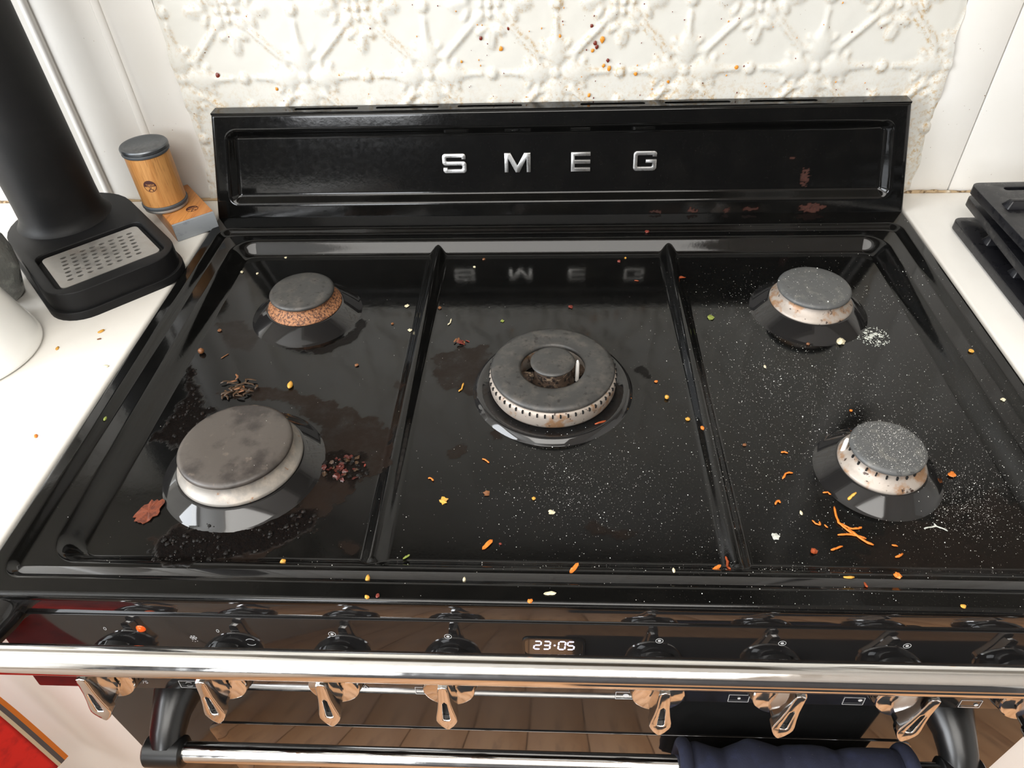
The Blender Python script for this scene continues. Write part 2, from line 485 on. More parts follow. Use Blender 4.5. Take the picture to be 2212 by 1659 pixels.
MT['caulk'] = simple('dirty_caulk_line', (0.46, 0.33, 0.19), 0.8, var=[(120, (0.14, 0.085, 0.04), 0.5, 0.62), (60, (0.70, 0.60, 0.46), 0.55, 0.7)], bump=(300, 0.5, 0.002))

# world data (metres): x right, y towards the wall, z up, hob rim at z = 0
STAINS = [
    ('film', 1.0, 0.004, 0.01, [(-0.3459, 0.2485), (-0.3052, 0.2592), (-0.2636, 0.2502), (-0.2012, 0.2288), (-0.1531, 0.1964), (-0.1466, 0.1477), (-0.1769, 0.1308), (-0.1902, 0.1046), (-0.1998, 0.0847), (-0.2162, 0.0702), (-0.2424, 0.0514), (-0.3205, 0.0356), (-0.3439, 0.0681), (-0.3092, 0.0872), (-0.2828, 0.0797), (-0.2313, 0.0965), (-0.2139, 0.1438), (-0.2265, 0.1966), (-0.2691, 0.2352)]),
    ('char', 1.0, 0.004, 0.009, [(-0.3371, 0.0566), (-0.3348, 0.0706), (-0.3044, 0.0851), (-0.2828, 0.0797), (-0.2515, 0.0815), (-0.2238, 0.0991), (-0.208, 0.1018), (-0.2004, 0.0871), (-0.2162, 0.0702), (-0.2445, 0.0582), (-0.2735, 0.0508), (-0.2944, 0.0364), (-0.3211, 0.0388)]),
    ('char', 1.0, 0.003, 0.008, [(-0.3876, 0.183), (-0.3803, 0.2114), (-0.3802, 0.2483), (-0.3941, 0.2918), (-0.3812, 0.2844), (-0.3704, 0.2484), (-0.3508, 0.228), (-0.3388, 0.2281), (-0.3485, 0.202), (-0.3531, 0.1772), (-0.3656, 0.1741)]),
    ('char', 0.7, 0.003, 0.007, [(-0.2176, 0.1615), (-0.1983, 0.1715), (-0.1748, 0.1642), (-0.1668, 0.1445), (-0.1806, 0.1281), (-0.2071, 0.1331)]),
    ('film', 0.9, 0.004, 0.008, [(-0.1283, 0.3037), (-0.1052, 0.3231), (-0.0928, 0.327), (-0.0675, 0.3294), (-0.0674, 0.29), (-0.0712, 0.2398), (-0.091, 0.2496), (-0.121, 0.2634)]),
    ('film', 0.8, 0.002, 0.005, [(-0.097, 0.1707), (-0.0846, 0.1784), (-0.0787, 0.1709), (-0.0834, 0.1651), (-0.0979, 0.1592)]),
    ('film', 0.8, 0.002, 0.005, [(-0.0593, 0.1949), (-0.0516, 0.2011), (-0.0477, 0.1859), (-0.0564, 0.1846)]),
    ('film', 0.7, 0.002, 0.003, [(-0.1663, 0.2597), (-0.1608, 0.2704), (-0.1484, 0.2539), (-0.1583, 0.2548)]),
    ('char', 0.5, 0.002, 0.003, [(0.085, 0.2854), (0.0929, 0.2927), (0.0994, 0.2854), (0.1019, 0.2726), (0.0936, 0.2747)]),
    ('film', 0.8, 0.003, 0.006, [(-0.1777, 0.0661), (-0.1669, 0.071), (-0.1571, 0.0615), (-0.1656, 0.055), (-0.1757, 0.0571)]),
    ('film', 0.6, 0.002, 0.005, [(0.0276, 0.0857), (0.0337, 0.093), (0.0489, 0.0861), (0.0736, 0.0817), (0.0539, 0.0745)]),
    ('film', 0.55, 0.012, 0.02, [(0.2946, 0.0945), (0.3284, 0.1045), (0.377, 0.1298), (0.3912, 0.1102), (0.3953, 0.0728), (0.3833, 0.0417), (0.2829, 0.0362), (0.2232, 0.0551)]),
    ('film', 0.5, 0.004, 0.006, [(-0.3862, 0.3649), (-0.3617, 0.3736), (-0.3314, 0.3469), (-0.3325, 0.3152), (-0.3678, 0.3272)]),
    ('char', 0.5, 0.002, 0.004, [(-0.3051, 0.3315), (-0.2713, 0.3192), (-0.2421, 0.3271), (-0.2264, 0.3517), (-0.2199, 0.373), (-0.2129, 0.3644), (-0.2177, 0.3352), (-0.2488, 0.3113), (-0.2921, 0.3192)]),
]
SHREDS = [
    ('carrot_shred', 'carrot', 0.0011, [(0.239, 0.11), (0.2379, 0.1008), (0.2381, 0.0932), (0.242, 0.0871), (0.2465, 0.0821)], 'longest upright orange carrot shred of the tangle in front of the front right burner'),
    ('carrot_shred', 'carrot', 0.0011, [(0.2401, 0.0922), (0.2455, 0.0877), (0.2527, 0.0878), (0.2554, 0.0892)], 'orange carrot shred with a hooked right tip in the tangle before the front right burner'),
    ('carrot_shred', 'carrot', 0.0011, [(0.2338, 0.081), (0.2448, 0.0817), (0.251, 0.0799), (0.2555, 0.0777)], 'nearly level orange carrot shred crossing the lower half of the tangle'),
    ('carrot_shred', 'carrot', 0.0012, [(0.2439, 0.0872), (0.2484, 0.0812), (0.2539, 0.075), (0.2594, 0.0715)], 'orange carrot shred at the lower right of the tangle, slanting towards the front rim'),
    ('carrot_shred', 'carrot', 0.001, [(0.2089, 0.1714), (0.2121, 0.1725), (0.2146, 0.1708)], 'short orange carrot shred left of the front right burner, the rearmost one there'),
    ('carrot_shred', 'carrot', 0.001, [(0.2031, 0.1406), (0.2068, 0.146), (0.2104, 0.1476), (0.2135, 0.1471)], 'bent bright orange carrot shred left of the front right burner'),
    ('carrot_shred', 'carrot', 0.001, [(0.1902, 0.1118), (0.192, 0.1148), (0.1946, 0.1158), (0.1948, 0.1134)], 'small orange carrot curl beside the right rib of the hob'),
    ('carrot_shred', 'carrot', 0.0009, [(0.2338, 0.1249), (0.238, 0.126), (0.2403, 0.123)], 'short arched orange carrot shred just left of the front right burner dish'),
    ('carrot_shred', 'yellow', 0.0014, [(0.2517, 0.116), (0.2546, 0.1172), (0.2577, 0.119)], 'mustard coloured shred lying against the front right burner dish'),
    ('carrot_shred', 'carrot', 0.0009, [(0.2171, 0.0957), (0.2192, 0.0919), (0.2223, 0.091), (0.2229, 0.0944)], 'looped orange carrot shred left of the carrot tangle'),
    ('carrot_shred', 'carrot', 0.0009, [(0.2258, 0.0911), (0.228, 0.0883)], 'tiny orange carrot shred between the loop and the tangle'),
    ('carrot_shred', 'carrot', 0.0011, [(0.2241, 0.066), (0.229, 0.0679), (0.2344, 0.0702)], 'orange carrot shred below the tangle near the front rim'),
    ('carrot_shred', 'carrot', 0.001, [(0.2738, 0.0717), (0.2786, 0.0709)], 'short level orange carrot shred right of the tangle'),
    ('carrot_shred', 'carrot', 0.0012, [(0.2731, 0.0599), (0.2797, 0.0635)], 'stubby orange carrot shred near the front right of the hob well'),
    ('carrot_shred', 'yellow', 0.0013, [(0.2197, 0.0306), (0.2273, 0.0308)], 'straight yellow orange stick lying along the front step of the hob'),
    ('carrot_shred', 'carrot_dark', 0.0013, [(0.2338, 0.0265), (0.2334, 0.021)], 'rust red shred stub on the front rim below the tangle'),
    ('carrot_shred', 'carrot_dark', 0.0012, [(0.1378, 0.0565), (0.1385, 0.0512), (0.137, 0.0388)], 'rust brown shred leaning on the front end of the right rib'),
    ('carrot_shred', 'carrot', 0.0009, [(-0.065, 0.1613), (-0.0618, 0.1596), (-0.0582, 0.1562)], 'small orange shred in front of the centre burner, left of the salt'),
    ('carrot_shred', 'carrot', 0.001, [(-0.1125, 0.1375), (-0.11, 0.1375), (-0.107, 0.1343)], 'small orange shred beside the left rib of the hob'),
    ('carrot_shred', 'carrot_dark', 0.0013, [(0.0402, 0.2006), (0.053, 0.2076)], 'flat red orange strip touching the dish of the centre burner'),
    ('carrot_shred', 'yellow', 0.001, [(-0.0954, 0.2516), (-0.0925, 0.2558), (-0.0918, 0.2642)], 'curved yellow sliver left of the centre burner'),
    ('carrot_shred', 'carrot_dark', 0.0008, [(0.0986, 0.4474), (0.1041, 0.4464)], 'tiny orange strip behind the centre burner'),
    ('pale_stalk', 'pale', 0.0008, [(0.3059, 0.0886), (0.3109, 0.0901), (0.3162, 0.0911), (0.3203, 0.0893), (0.3241, 0.0866)], 'pale grey forked stalk in front right of the front right burner'),
    ('pale_stalk', 'cream', 0.0009, [(-0.1153, 0.3727), (-0.1157, 0.3658), (-0.1179, 0.3615)], 'cream curled shred between left rib and centre burner'),
    ('dark_stalk', 'brown', 0.0007, [(-0.3608, 0.3035), (-0.358, 0.3074), (-0.3551, 0.3113)], 'thin brown stalk left of the yellow seed'),
]
CHUNKS = [
    ('carrot_crumb', 'carrot', 'chunk', 0.0045, (0.3507, 0.1466), 'orange carrot chunk right of the front right burner'),
    ('carrot_crumb', 'carrot', 'chunk', 0.004, (0.2602, 0.033), 'orange red chunk on the front step below the stubby shred'),
    ('carrot_crumb', 'carrot_dark', 'chunk', 0.0042, (0.2102, 0.0649), 'dark red crumb left of the lowest carrot shreds'),
    ('carrot_crumb', 'carrot', 'leaf', 0.005, (0.1275, 0.0418), 'orange leaf shaped crumb left of the right rib front end'),
    ('carrot_crumb', 'carrot', 'chunk', 0.003, (0.1406, 0.1962), 'small orange crumb against the right rib, halfway back'),
    ('carrot_crumb', 'carrot', 'chunk', 0.0022, (0.288, 0.2265), 'tiny orange crumb behind the front right burner'),
    ('onion_flake', 'yellow', 'flake', 0.005, (-0.0958, 0.1119), 'crumpled mustard flake front left in the middle bay'),
    ('onion_flake', 'brown', 'flake', 0.004, (-0.058, 0.1207), 'brown flake right of the mustard flake in the middle bay'),
    ('bread_crumb', 'yellow', 'chunk', 0.0026, (-0.0166, 0.1156), 'small yellow crumb in the salt of the middle bay'),
    ('bread_crumb', 'cream', 'flake', 0.0036, (-0.0012, 0.1007), 'cream heart shaped crumb in the middle bay'),
    ('onion_flake', 'carrot', 'leaf', 0.0062, (-0.0541, 0.0668), 'orange peel flake near the front of the middle bay'),
    ('bread_crumb', 'red', 'chunk', 0.0018, (-0.0434, 0.0679), 'tiny pink crumb right of the orange peel flake'),
    ('carrot_crumb', 'carrot', 'leaf', 0.0058, (0.0163, 0.0356), 'orange chip against the front step of the middle bay'),
    ('carrot_crumb', 'yellow', 'chunk', 0.0032, (0.13, 0.2136), 'amber cube crumb beside the right rib'),
    ('peppercorn', 'yellow', 'ball', 0.0036, (0.1135, 0.2431), 'round golden crumb right of the centre burner'),
    ('carrot_crumb', 'carrot', 'chunk', 0.0025, (0.1056, 0.2676), 'small orange crumb beside the dark stain right of the centre burner'),
    ('carrot_crumb', 'carrot', 'chunk', 0.002, (0.0773, 0.2429), 'tiny orange crumb touching the right edge of the centre burner dish'),
    ('corn_piece', 'yellow', 'seed', 0.005, (-0.1429, 0.0221), 'yellow corn piece on the front step near the left rib'),
    ('bread_crumb', 'yellow', 'chunk', 0.0034, (-0.2169, 0.0412), 'yellow crumb in the burnt crust before the front left burner'),
    ('melon_seed', 'yellow', 'seed', 0.0078, (-0.272, 0.26), 'yellow teardrop seed behind the front left burner'),
    ('peppercorn', 'brown', 'ball', 0.0055, (-0.3859, 0.3129), 'wrinkled brown peppercorn near the left wall of the hob well'),
    ('bread_crumb', 'brown', 'chunk', 0.0032, (-0.379, 0.3521), 'small tan crumb behind the brown peppercorn'),
    ('bread_crumb', 'brown', 'chunk', 0.003, (-0.2087, 0.2922), 'tan crumb in front of the back left burner'),
    ('bread_crumb', 'brown', 'chunk', 0.0024, (-0.1819, 0.3643), 'orange brown crumb right of the back left burner'),
    ('garlic_piece', 'cream', 'chunk', 0.0066, (0.3076, 0.3298), 'cream garlic piece touching the back right burner dish'),
    ('herb_flake', 'green', 'flake', 0.005, (0.1772, 0.3741), 'green herb flake left of the back right burner'),
    ('chili_flake', 'red', 'flake', 0.0036, (0.0209, 0.3949), 'red chili flake behind the centre burner'),
    ('chili_flake', 'carrot_dark', 'leaf', 0.006, (0.1533, 0.4471), 'red orange triangular flake on the right rib near its back end'),
    ('chili_flake', 'red', 'chunk', 0.0034, (0.0832, 0.4888), 'red flake at the back of the middle bay'),
    ('bread_crumb', 'yellow', 'chunk', 0.0022, (0.0919, 0.4971), 'yellow speck beside the red flake at the back of the middle bay'),
    ('chili_flake', 'red', 'chunk', 0.0038, (0.1209, 0.5319), 'red crumb on the back ledge of the hob'),
    ('bread_crumb', 'cream', 'flake', 0.003, (-0.1605, 0.3524), 'white crumb left of the left rib, in front of the larger one'),
    ('bread_crumb', 'cream', 'flake', 0.0038, (-0.1703, 0.3977), 'cream crumb left of the left rib, behind the white one'),
    ('bread_crumb', 'cream', 'chunk', 0.003, (-0.3909, 0.47), 'pale block crumb left of the back left burner'),
    ('bread_crumb', 'cream', 'chunk', 0.0026, (-0.3702, 0.4667), 'round pale crumb nearest the back left burner cap'),
    ('bread_crumb', 'cream', 'flake', 0.0028, (-0.3441, 0.5034), 'pale flake behind the back left burner'),
    ('bread_crumb', 'cream', 'chunk', 0.0026, (-0.0969, 0.4784), 'tan crumb at the back left of the middle bay'),
    ('bread_crumb', 'brown', 'chunk', 0.0028, (-0.0865, 0.4961), 'brown crumb at the foot of the back wall of the middle bay'),
    ('herb_flake', 'green', 'flake', 0.0028, (-0.0567, 0.369), 'olive flake behind the centre burner, left of the chili flake'),
    ('bread_crumb', 'brown', 'chunk', 0.003, (-0.131, 0.3939), 'tan crumb lying on the left rib'),
    ('rice_grain', 'cream', 'seed', 0.0036, (0.2198, 0.2907), 'white rice grain in the right bay between the burners'),
    ('onion_skin', 'carrot_dark', 'skin', 0.017, (-0.3547, 0.0967), 'large rust red onion skin scrap left of the front left burner'),
    ('chili_clump', 'red', 'clump', 0.007, (-0.1002, 0.3302), 'dark red chili clump in the brown stain left of the centre burner'),
    ('bread_crumb', 'cream', 'leaf', 0.0048, (-0.0024, 0.0093), 'cream crumb on the front rim before the centre'),
    ('carrot_crumb', 'carrot', 'chunk', 0.0028, (-0.0171, 0.0025), 'orange crumb at the edge of the front rim above the clock'),
    ('bread_crumb', 'yellow', 'chunk', 0.0026, (-0.1394, 0.0036), 'amber crumb on the front rim near the left rib'),
    ('bread_crumb', 'red', 'chunk', 0.0024, (-0.1316, 0.0049), 'reddish crumb right of the amber crumb on the front rim'),
    ('bread_crumb', 'yellow', 'chunk', 0.0026, (0.2947, 0.0046), 'amber crumb on the right end of the front rim'),
    ('bread_crumb', 'yellow', 'chunk', 0.0036, (0.4231, 0.2963), 'yellow crumb on the right rim of the hob'),
    ('bread_crumb', 'cream', 'chunk', 0.003, (0.423, 0.2255), 'pale crumb on the right rim of the hob, nearer the front'),
    ('rice_grain', 'cream', 'seed', 0.0034, (-0.0682, 0.0232), 'white grain on the front step before the middle bay'),
    ('sesame_seed', 'cream', 'seed', 0.0034, (0.2099, 0.1033), 'pale seed between right rib and carrot tangle'),
    ('garlic_skin', 'pale', 'flake', 0.0042, (0.1828, 0.0788), 'pale grey flake near the front end of the right rib'),
    ('sesame_seed', 'cream', 'seed', 0.0032, (0.0929, 0.0352), 'pale seed against the front step left of the right rib'),
    ('herb_flake', 'green', 'leaf', 0.0034, (-0.12, 0.054), 'olive curled flake at the front end of the left rib'),
    ('green_seed', 'green', 'seed', 0.0042, (-0.431, 0.1923), 'pale green seed on the left ledge of the hob'),
    ('peppercorn', 'brown', 'chunk', 0.0028, (0.2731, 0.3275), 'rust crumb at the foot of the back right burner dish'),
    ('peppercorn', 'brown', 'chunk', 0.0026, (0.1778, 0.1808), 'tiny rust crumb in the middle of the right bay'),
]
HERB = (-0.3294, 0.2534)
FLAKES = (-0.1926, 0.1487)
SPLASH = (0.3448, 0.3416)
SALT = [
    (900, 0.028, (0.0149, 0.1357)),
    (700, 0.045, (0.0554, 0.1257)),
    (260, 0.05, (0.0023, 0.0949)),
    (900, 0.05, (0.254, 0.2445)),
    (800, 0.035, (0.2363, 0.2646)),
    (900, 0.05, (0.2988, 0.2447)),
    (900, 0.04, (0.3629, 0.1723)),
    (1100, 0.03, (0.3537, 0.1295)),
    (1100, 0.022, (0.3399, 0.1143)),
    (600, 0.06, (0.2409, 0.118)),
    (500, 0.035, (0.2371, 0.4067)),
    (450, 0.05, (0.2337, 0.3615)),
    (350, 0.03, (0.3763, 0.4143)),
    (250, 0.05, (0.1907, 0.045)),
    (500, 0.035, (0.1845, 0.1484)),
    (120, 0.1, (-0.1942, 0.0776)),
    (120, 0.08, (-0.0826, 0.1566)),
    (90, 0.08, (-0.2182, 0.3644)),
    (160, 0.05, (0.3259, 0.5432)),
    (120, 0.05, (0.4068, 0.231)),
    (90, 0.05, (-0.3212, 0.0166)),
    (100, 0.12, (-0.0329, 0.0099)),
    (200, 0.08, (0.1547, 0.0097)),
    (250, 0.014, (0.2971, 0.1711)),
]


YW = 0.617            # face of the back wall
ZF = -0.022           # floor of the hob well
BURN = {'BL': (-0.285, 0.385), 'BR': (0.288, 0.388), 'FL': (-0.285, 0.149), 'C': (0.0, 0.2584), 'FR': (0.2875, 0.150)}

def hob_base(x, y):
    a = rr(x, y, -.4365, .4365, .0155, .5415, .018)
    b = rr(x, y, -.412, .412, .033, .523, .03)
    z = -.006 * ss(a / .010) - .016 * ss(b / .019)
    for xr in (-.146, .146):
        z = np.maximum(z, ZF + .0095 * ss(1 - abs(x - xr) / .013) * ss((y - .028) / .02))
    return z
CONES = [(*BURN['BL'], .043, .061, .014), (*BURN['BR'], .045, .0615, .014), (*BURN['FL'], .057, .0715, .012), (*BURN['C'], .070, .077, .006), (*BURN['FR'], .037, .052, .013)]
def hob_z(x, y):
    x = np.asarray(x, float); y = np.asarray(y, float)
    z = hob_base(x, y)
    for cx, cy, r0, r1, h in CONES:
        d = np.hypot(x - cx, y - cy)
        z = np.maximum(z, ZF + h * np.clip((r1 - d) / (r1 - r0), 0, 1))
    return z

# ------------------------------------------------------------------ the room
X0, X1, YF, ZFL, ZC = -2.1, 2.1, -2.9, -0.905, 1.60
floor = tag(box('floor', X0, X1, YF, YW + 0.1, ZFL - 0.08, ZFL - 0.022, MT['dark_void']), kind='structure')
pw = 0.128
k = 0
board0 = None
x = X0 + 0.004
while x + pw <= X1:
    if board0 is None:
        board0 = box('floor_board', -pw / 2 + 0.0012, pw / 2 - 0.0012, YF + 0.01, YW - 0.01, ZFL - 0.022, ZFL, MT['floor_wood'], floor, bevel=0.0015)
        b = board0
    else:
        b = link(bpy.data.objects.new('floor_board', board0.data), floor)
    b.location = (x + pw / 2, 0, 0)
    x += pw
tag(box('ceiling', X0, X1, YF, YW + 0.1, ZC, ZC + 0.05, MT['room_paint']), kind='structure')
tag(box('wall_right', X1, X1 + 0.08, YF, YW + 0.1, ZFL, ZC, MT['room_paint']), kind='structure')

def wall_with_window(name, axis, pos, a0, a1, w0, w1, h0, h1, wn, wm):
    """wall in the plane x=pos (axis 0) or y=pos (axis 1), opening w0..w1 x h0..h1"""
    bm = bmesh.new()
    t = -0.08
    for (p0, p1, z0, z1) in ((a0, w0, ZFL, ZC), (w1, a1, ZFL, ZC), (w0, w1, ZFL, h0), (w0, w1, h1, ZC)):
        if axis == 0: bm_box(bm, pos + t, pos, p0, p1, z0, z1)
        else: bm_box(bm, p0, p1, pos + t, pos, z0, z1)
    w = tag(from_bm(name, bm, wm), kind='structure')
    win = tag(empty(wn), kind='structure')
    def bar(nm, p0, p1, z0, z1, th=0.03):
        if axis == 0: box(nm, pos - 0.055 - th / 2, pos - 0.055 + th / 2, p0, p1, z0, z1, MT['cabinet'], win, 0.003)
        else: box(nm, p0, p1, pos - 0.055 - th / 2, pos - 0.055 + th / 2, z0, z1, MT['cabinet'], win, 0.003)
    bar('window_frame', w0, w0 + 0.05, h0, h1); bar('window_frame', w1 - 0.05, w1, h0, h1)
    bar('window_frame', w0 + 0.05, w1 - 0.05, h0, h0 + 0.05); bar('window_frame', w0 + 0.05, w1 - 0.05, h1 - 0.05, h1)
    bar('window_bar', (w0 + w1) / 2 - 0.015, (w0 + w1) / 2 + 0.015, h0 + 0.05, h1 - 0.05)
wall_with_window('wall_left', 0, X0, YF, YW + 0.1, -1.65, -0.05, 0.20, 1.50, 'window_1', MT['room_paint'])
wall_with_window('wall_front', 1, YF, X0, X1, -1.50, -0.74, 0.34, 1.46, 'window_2', MT['dark_paint'])

wall = tag(box('wall_back', X0, X1, YW + 0.020, YW + 0.1, ZFL, ZC, MT['wall_paint']), kind='structure')
def board(x0, x1):
    return box('board', x0 + 0.0007, x1 - 0.0007, YW + .0066, YW + 0.0195, -0.05, 1.58, MT['wall_paint'], wall, 0.0016, 2)
for e0, e1 in ((-.965, -.879), (-.879, -.793), (-.793, -.708), (-.708, -.622), (-.622, -.536), (-.536, -.4665), (.4635, .527), (.527, .632), (.632, .737), (.737, .842), (.842, .947)):
    board(e0, e1)
box('board', -.466, .463, YW + 0.0105, YW + 0.0195, -0.05, 1.58, MT['wall_paint'], wall, 0.001)
box('board', -1.9, -.966, YW + .0066, YW + 0.0195, -0.05, 1.58, MT['wall_paint'], wall, 0.001)
box('board', .948, 1.9, YW + .0066, YW + 0.0195, -0.05, 1.58, MT['wall_paint'], wall, 0.001)
for xb in (-.879, -.793, -.708, -.622, -.536):
    bm = bmesh.new()
    tube_bm(bm, [(xb, YW + 0.0062, -0.04), (xb, YW + 0.0062, 0.3), (xb + .001, YW + 0.0062, 0.8), (xb, YW + 0.0062, 1.57)], 0.0056, 12, True, 0.9)
    from_bm('bead_strip', bm, MT['wall_paint'], wall, autosmooth=50)
# grubby joint between worktop and wall
for x0, x1 in ((-1.0, -.452), (.452, 1.0)):
    n = 160
    xs = np.linspace(x0, x1, n)
    bm = bmesh.new()
    tube_bm(bm, [(q, YW + 0.0046, -0.0016 + 0.0006 * math.sin(q * 90)) for q in xs], [0.0016 + 0.0016 * float(vnoise(np.array(q * 120 + 40), np.array(3.0))) for q in xs], 6)
    from_bm('caulk_joint', bm, MT['caulk'], wall, autosmooth=60)

for nm_, x0, x1, y0, y1, lab in (('reflection_slab_near', .24, .62, -.34, -.12, 'small black slab added on the floor to darken the oven door reflection'), ('reflection_slab_far', .05, 1.4, -1.5, -.70, 'dark slab added on the timber floor to darken the control panel reflection')):  # unseen dark slabs, put in only for their reflections in panel and door
    tag(plate(nm_, [rrect(x0, x1, y0, y1, .02)], ZFL + .0005, ZFL + .009, MT['reflection_black'], None, .003), lab, 'mat')
hood = tag(empty('range_hood', (0, .40, .80)), 'dark steel range hood on the wall above the hob', 'range hood')
plate('hood_canopy', [rrect(-.45, .45, -.22, .205, .01)], 0, .05, MT['hood_steel'], hood, .003)
box('hood_chimney', -.13, .13, -.02, .205, .0505, .79, MT['hood_steel'], hood, .003)
box('filter', -.40, .40, -.18, .16, -.004, -.0005, MT['hood_dark'], hood, .001)
fill_obj = tag(empty('added_fill_fixture', (-.15, -1.15, ZC)), 'square ceiling fixture added around the fill light, out of view', 'lamp')  # fixture invented to house the added fill light
plate('added_fill_frame', [rrect(-.80, .80, -.80, .80, .02), rrect(-.76, .76, -.76, .76, .01)[::-1]], -.06, -.0005, MT['cabinet'], fill_obj, .002)
for x0, x1, lab in ((-1.5, -.50, 'grey painted wall cabinet left of the range hood'), (.50, 1.5, 'grey painted wall cabinet right of the range hood')):
    cbx = tag(empty('wall_cabinet', ((x0 + x1) / 2, .45, .60)), lab, 'cabinet')
    hw_ = (x1 - x0) / 2
    box('carcass', -hw_, hw_, -.14, .166, 0, .78, MT['grey_paint'], cbx, .003)
    for k in (0, 1):
        dd_ = box('door', -hw_ + k * hw_ + .003, k * hw_ - .003, -.161, -.1405, .004, .776, MT['grey_paint'], cbx, .003)
# pressed tin sheet ------------------------------------------------------------
P = 0.1545
def tin_height(x, z):
    u = (x - .004) / P; v = (z - .1625) / P
    fu = u - np.round(u); fv = v - np.round(v)
    ru = u - .5 - np.round(u - .5); rv = v - .5 - np.round(v - .5)
    h = np.zeros_like(u)
    def add(hh):
        nonlocal h
        h = np.maximum(h, hh)
    def ell(cx, cz, a, b, ang, amp, U=None, V=None, ridge=0.0):
        U = fu if U is None else U; V = fv if V is None else V
        dx = U - cx; dz = V - cz
        p = dx * math.cos(ang) + dz * math.sin(ang); q = -dx * math.sin(ang) + dz * math.cos(ang)
        d = (p / a) ** 2 + (q / b) ** 2
        hh = amp * np.sqrt(np.clip(1 - d, 0, 1))
        if ridge: hh = hh * (1 - ridge + ridge * np.cos(np.clip(q / b, -1, 1) * 9.42) ** 2)
        add(hh)
    # cross of four buds with a button
    r = np.hypot(fu, fv)
    for a in (0, math.pi / 2, math.pi, -math.pi / 2):
        ca, sa = math.cos(a), math.sin(a)
        ell(.155 * ca, .155 * sa, .125, .088, a, 1.0, ridge=.35)
        p = fu * ca + fv * sa; q = -fu * sa + fv * ca
        w = .017 + .02 * np.clip((.34 - p) / .1, 0, 1)
        add(.62 * np.sqrt(np.clip(1 - (q / w) ** 2, 0, 1)) * ss((p - .2) / .03) * ss((.44 - p) / .03))
        for s in (-1, 1):                                            # leaf sprays beside each bud
            for an, ln, dd in ((.62, .075, .17), (.78, .095, .21), (.40, .06, .235)):
                ell(dd * math.cos(a + s * an), dd * math.sin(a + s * an), ln * .62, .022, a + s * (an + .35), .62)
    add(1.05 * np.sqrt(np.clip(1 - (r / .046) ** 2, 0, 1)) - .45 * ss(1 - r / .018))
    # ring beads half way along the links
    for U, V in ((np.abs(fu) - .5, fv), (fu, np.abs(fv) - .5)):
        d = np.hypot(U, V)
        add(.85 * np.sqrt(np.clip(1 - ((d - .022) / .02) ** 2, 0, 1)))
        add(.35 * (d < .022))
    # rosettes in the cell centres, diagonal bars to the crosses
    R2 = np.hypot(ru, rv); T = np.arctan2(rv, ru)
    for a in (math.pi / 4, 3 * math.pi / 4, -math.pi / 4, -3 * math.pi / 4):
        p = ru * math.cos(a) + rv * math.sin(a); q = -ru * math.sin(a) + rv * math.cos(a)
        add(.75 * np.sqrt(np.clip(1 - (q / .024) ** 2, 0, 1)) * ss((p - .17) / .03) * ss((.52 - p) / .03))
        ell(.13 * math.cos(a), .13 * math.sin(a), .062, .046, a, .8, ru, rv, .3)
    for a in (0, math.pi / 2, math.pi, -math.pi / 2):
        ell(.24 * math.cos(a), .24 * math.sin(a), .085, .05, a, .85, ru, rv, .4)
        for s in (-1, 1):
            ell(.19 * math.cos(a + s * .36), .19 * math.sin(a + s * .36), .06, .03, a + s * 1.1, .8, ru, rv)
        ell(.068 * math.cos(a), .068 * math.sin(a), .024, .024, 0, 1.0, ru, rv)
        ell(.075 * math.cos(a + .785), .075 * math.sin(a + .785), .018, .018, 0, .85, ru, rv)
    ell(0, 0, .027, .027, 0, 1.15, ru, rv)
    return h
nz, nx = 290, 500
zz = np.linspace(-0.03, 0.60, nz)
tt = np.linspace(0, 1, nx)
ZZ, TT = np.meshgrid(zz, tt, indexing='ij')
xl = -.474 + .030 * np.clip(ZZ, 0, .3) + .0045 * (fbm(ZZ * 22, ZZ * 0 + 3.3, 2) - .5) * 2
xr_ = .476 - .05 * np.clip(ZZ, 0, .3) + .0055 * (fbm(ZZ * 20, ZZ * 0 + 9.3, 2) - .5) * 2
XX = xl + (xr_ - xl) * TT
H = tin_height(XX, ZZ)
Hs = H.copy()
for _ in range(2):                                                  # soften like thick paint
    Hp = np.pad(Hs, 1, mode='edge')
    Hs = (Hp[:-2, 1:-1] + Hp[2:, 1:-1] + Hp[1:-1, :-2] + Hp[1:-1, 2:] + 2 * Hs) / 6
gz, gx = np.gradient(Hs)
edge = np.minimum(TT, 1 - TT)
YY = YW + .0058 - .0046 * Hs - .0008 * (fbm(XX * 25, ZZ * 25, 3) - .5) * 2 + .0012 * (1 - ss(edge / .010))
grime = np.clip(np.hypot(gz, gx) * 3.2 * fbm(XX * 9 + 4, ZZ * 9, 3) * 1.6 + ss((.170 - ZZ) / .05) * .75 * fbm(XX * 14, ZZ * 14 + 9, 3), 0, 1)
tag(grid_mesh('pressed_tin_panel', np.stack([XX, YY, ZZ], -1), MT['tin_paint'], None, {'grime': grime}, flip=True),
    'cream painted pressed tin sheet with embossed flowers on the wall behind the range', 'wall panel')

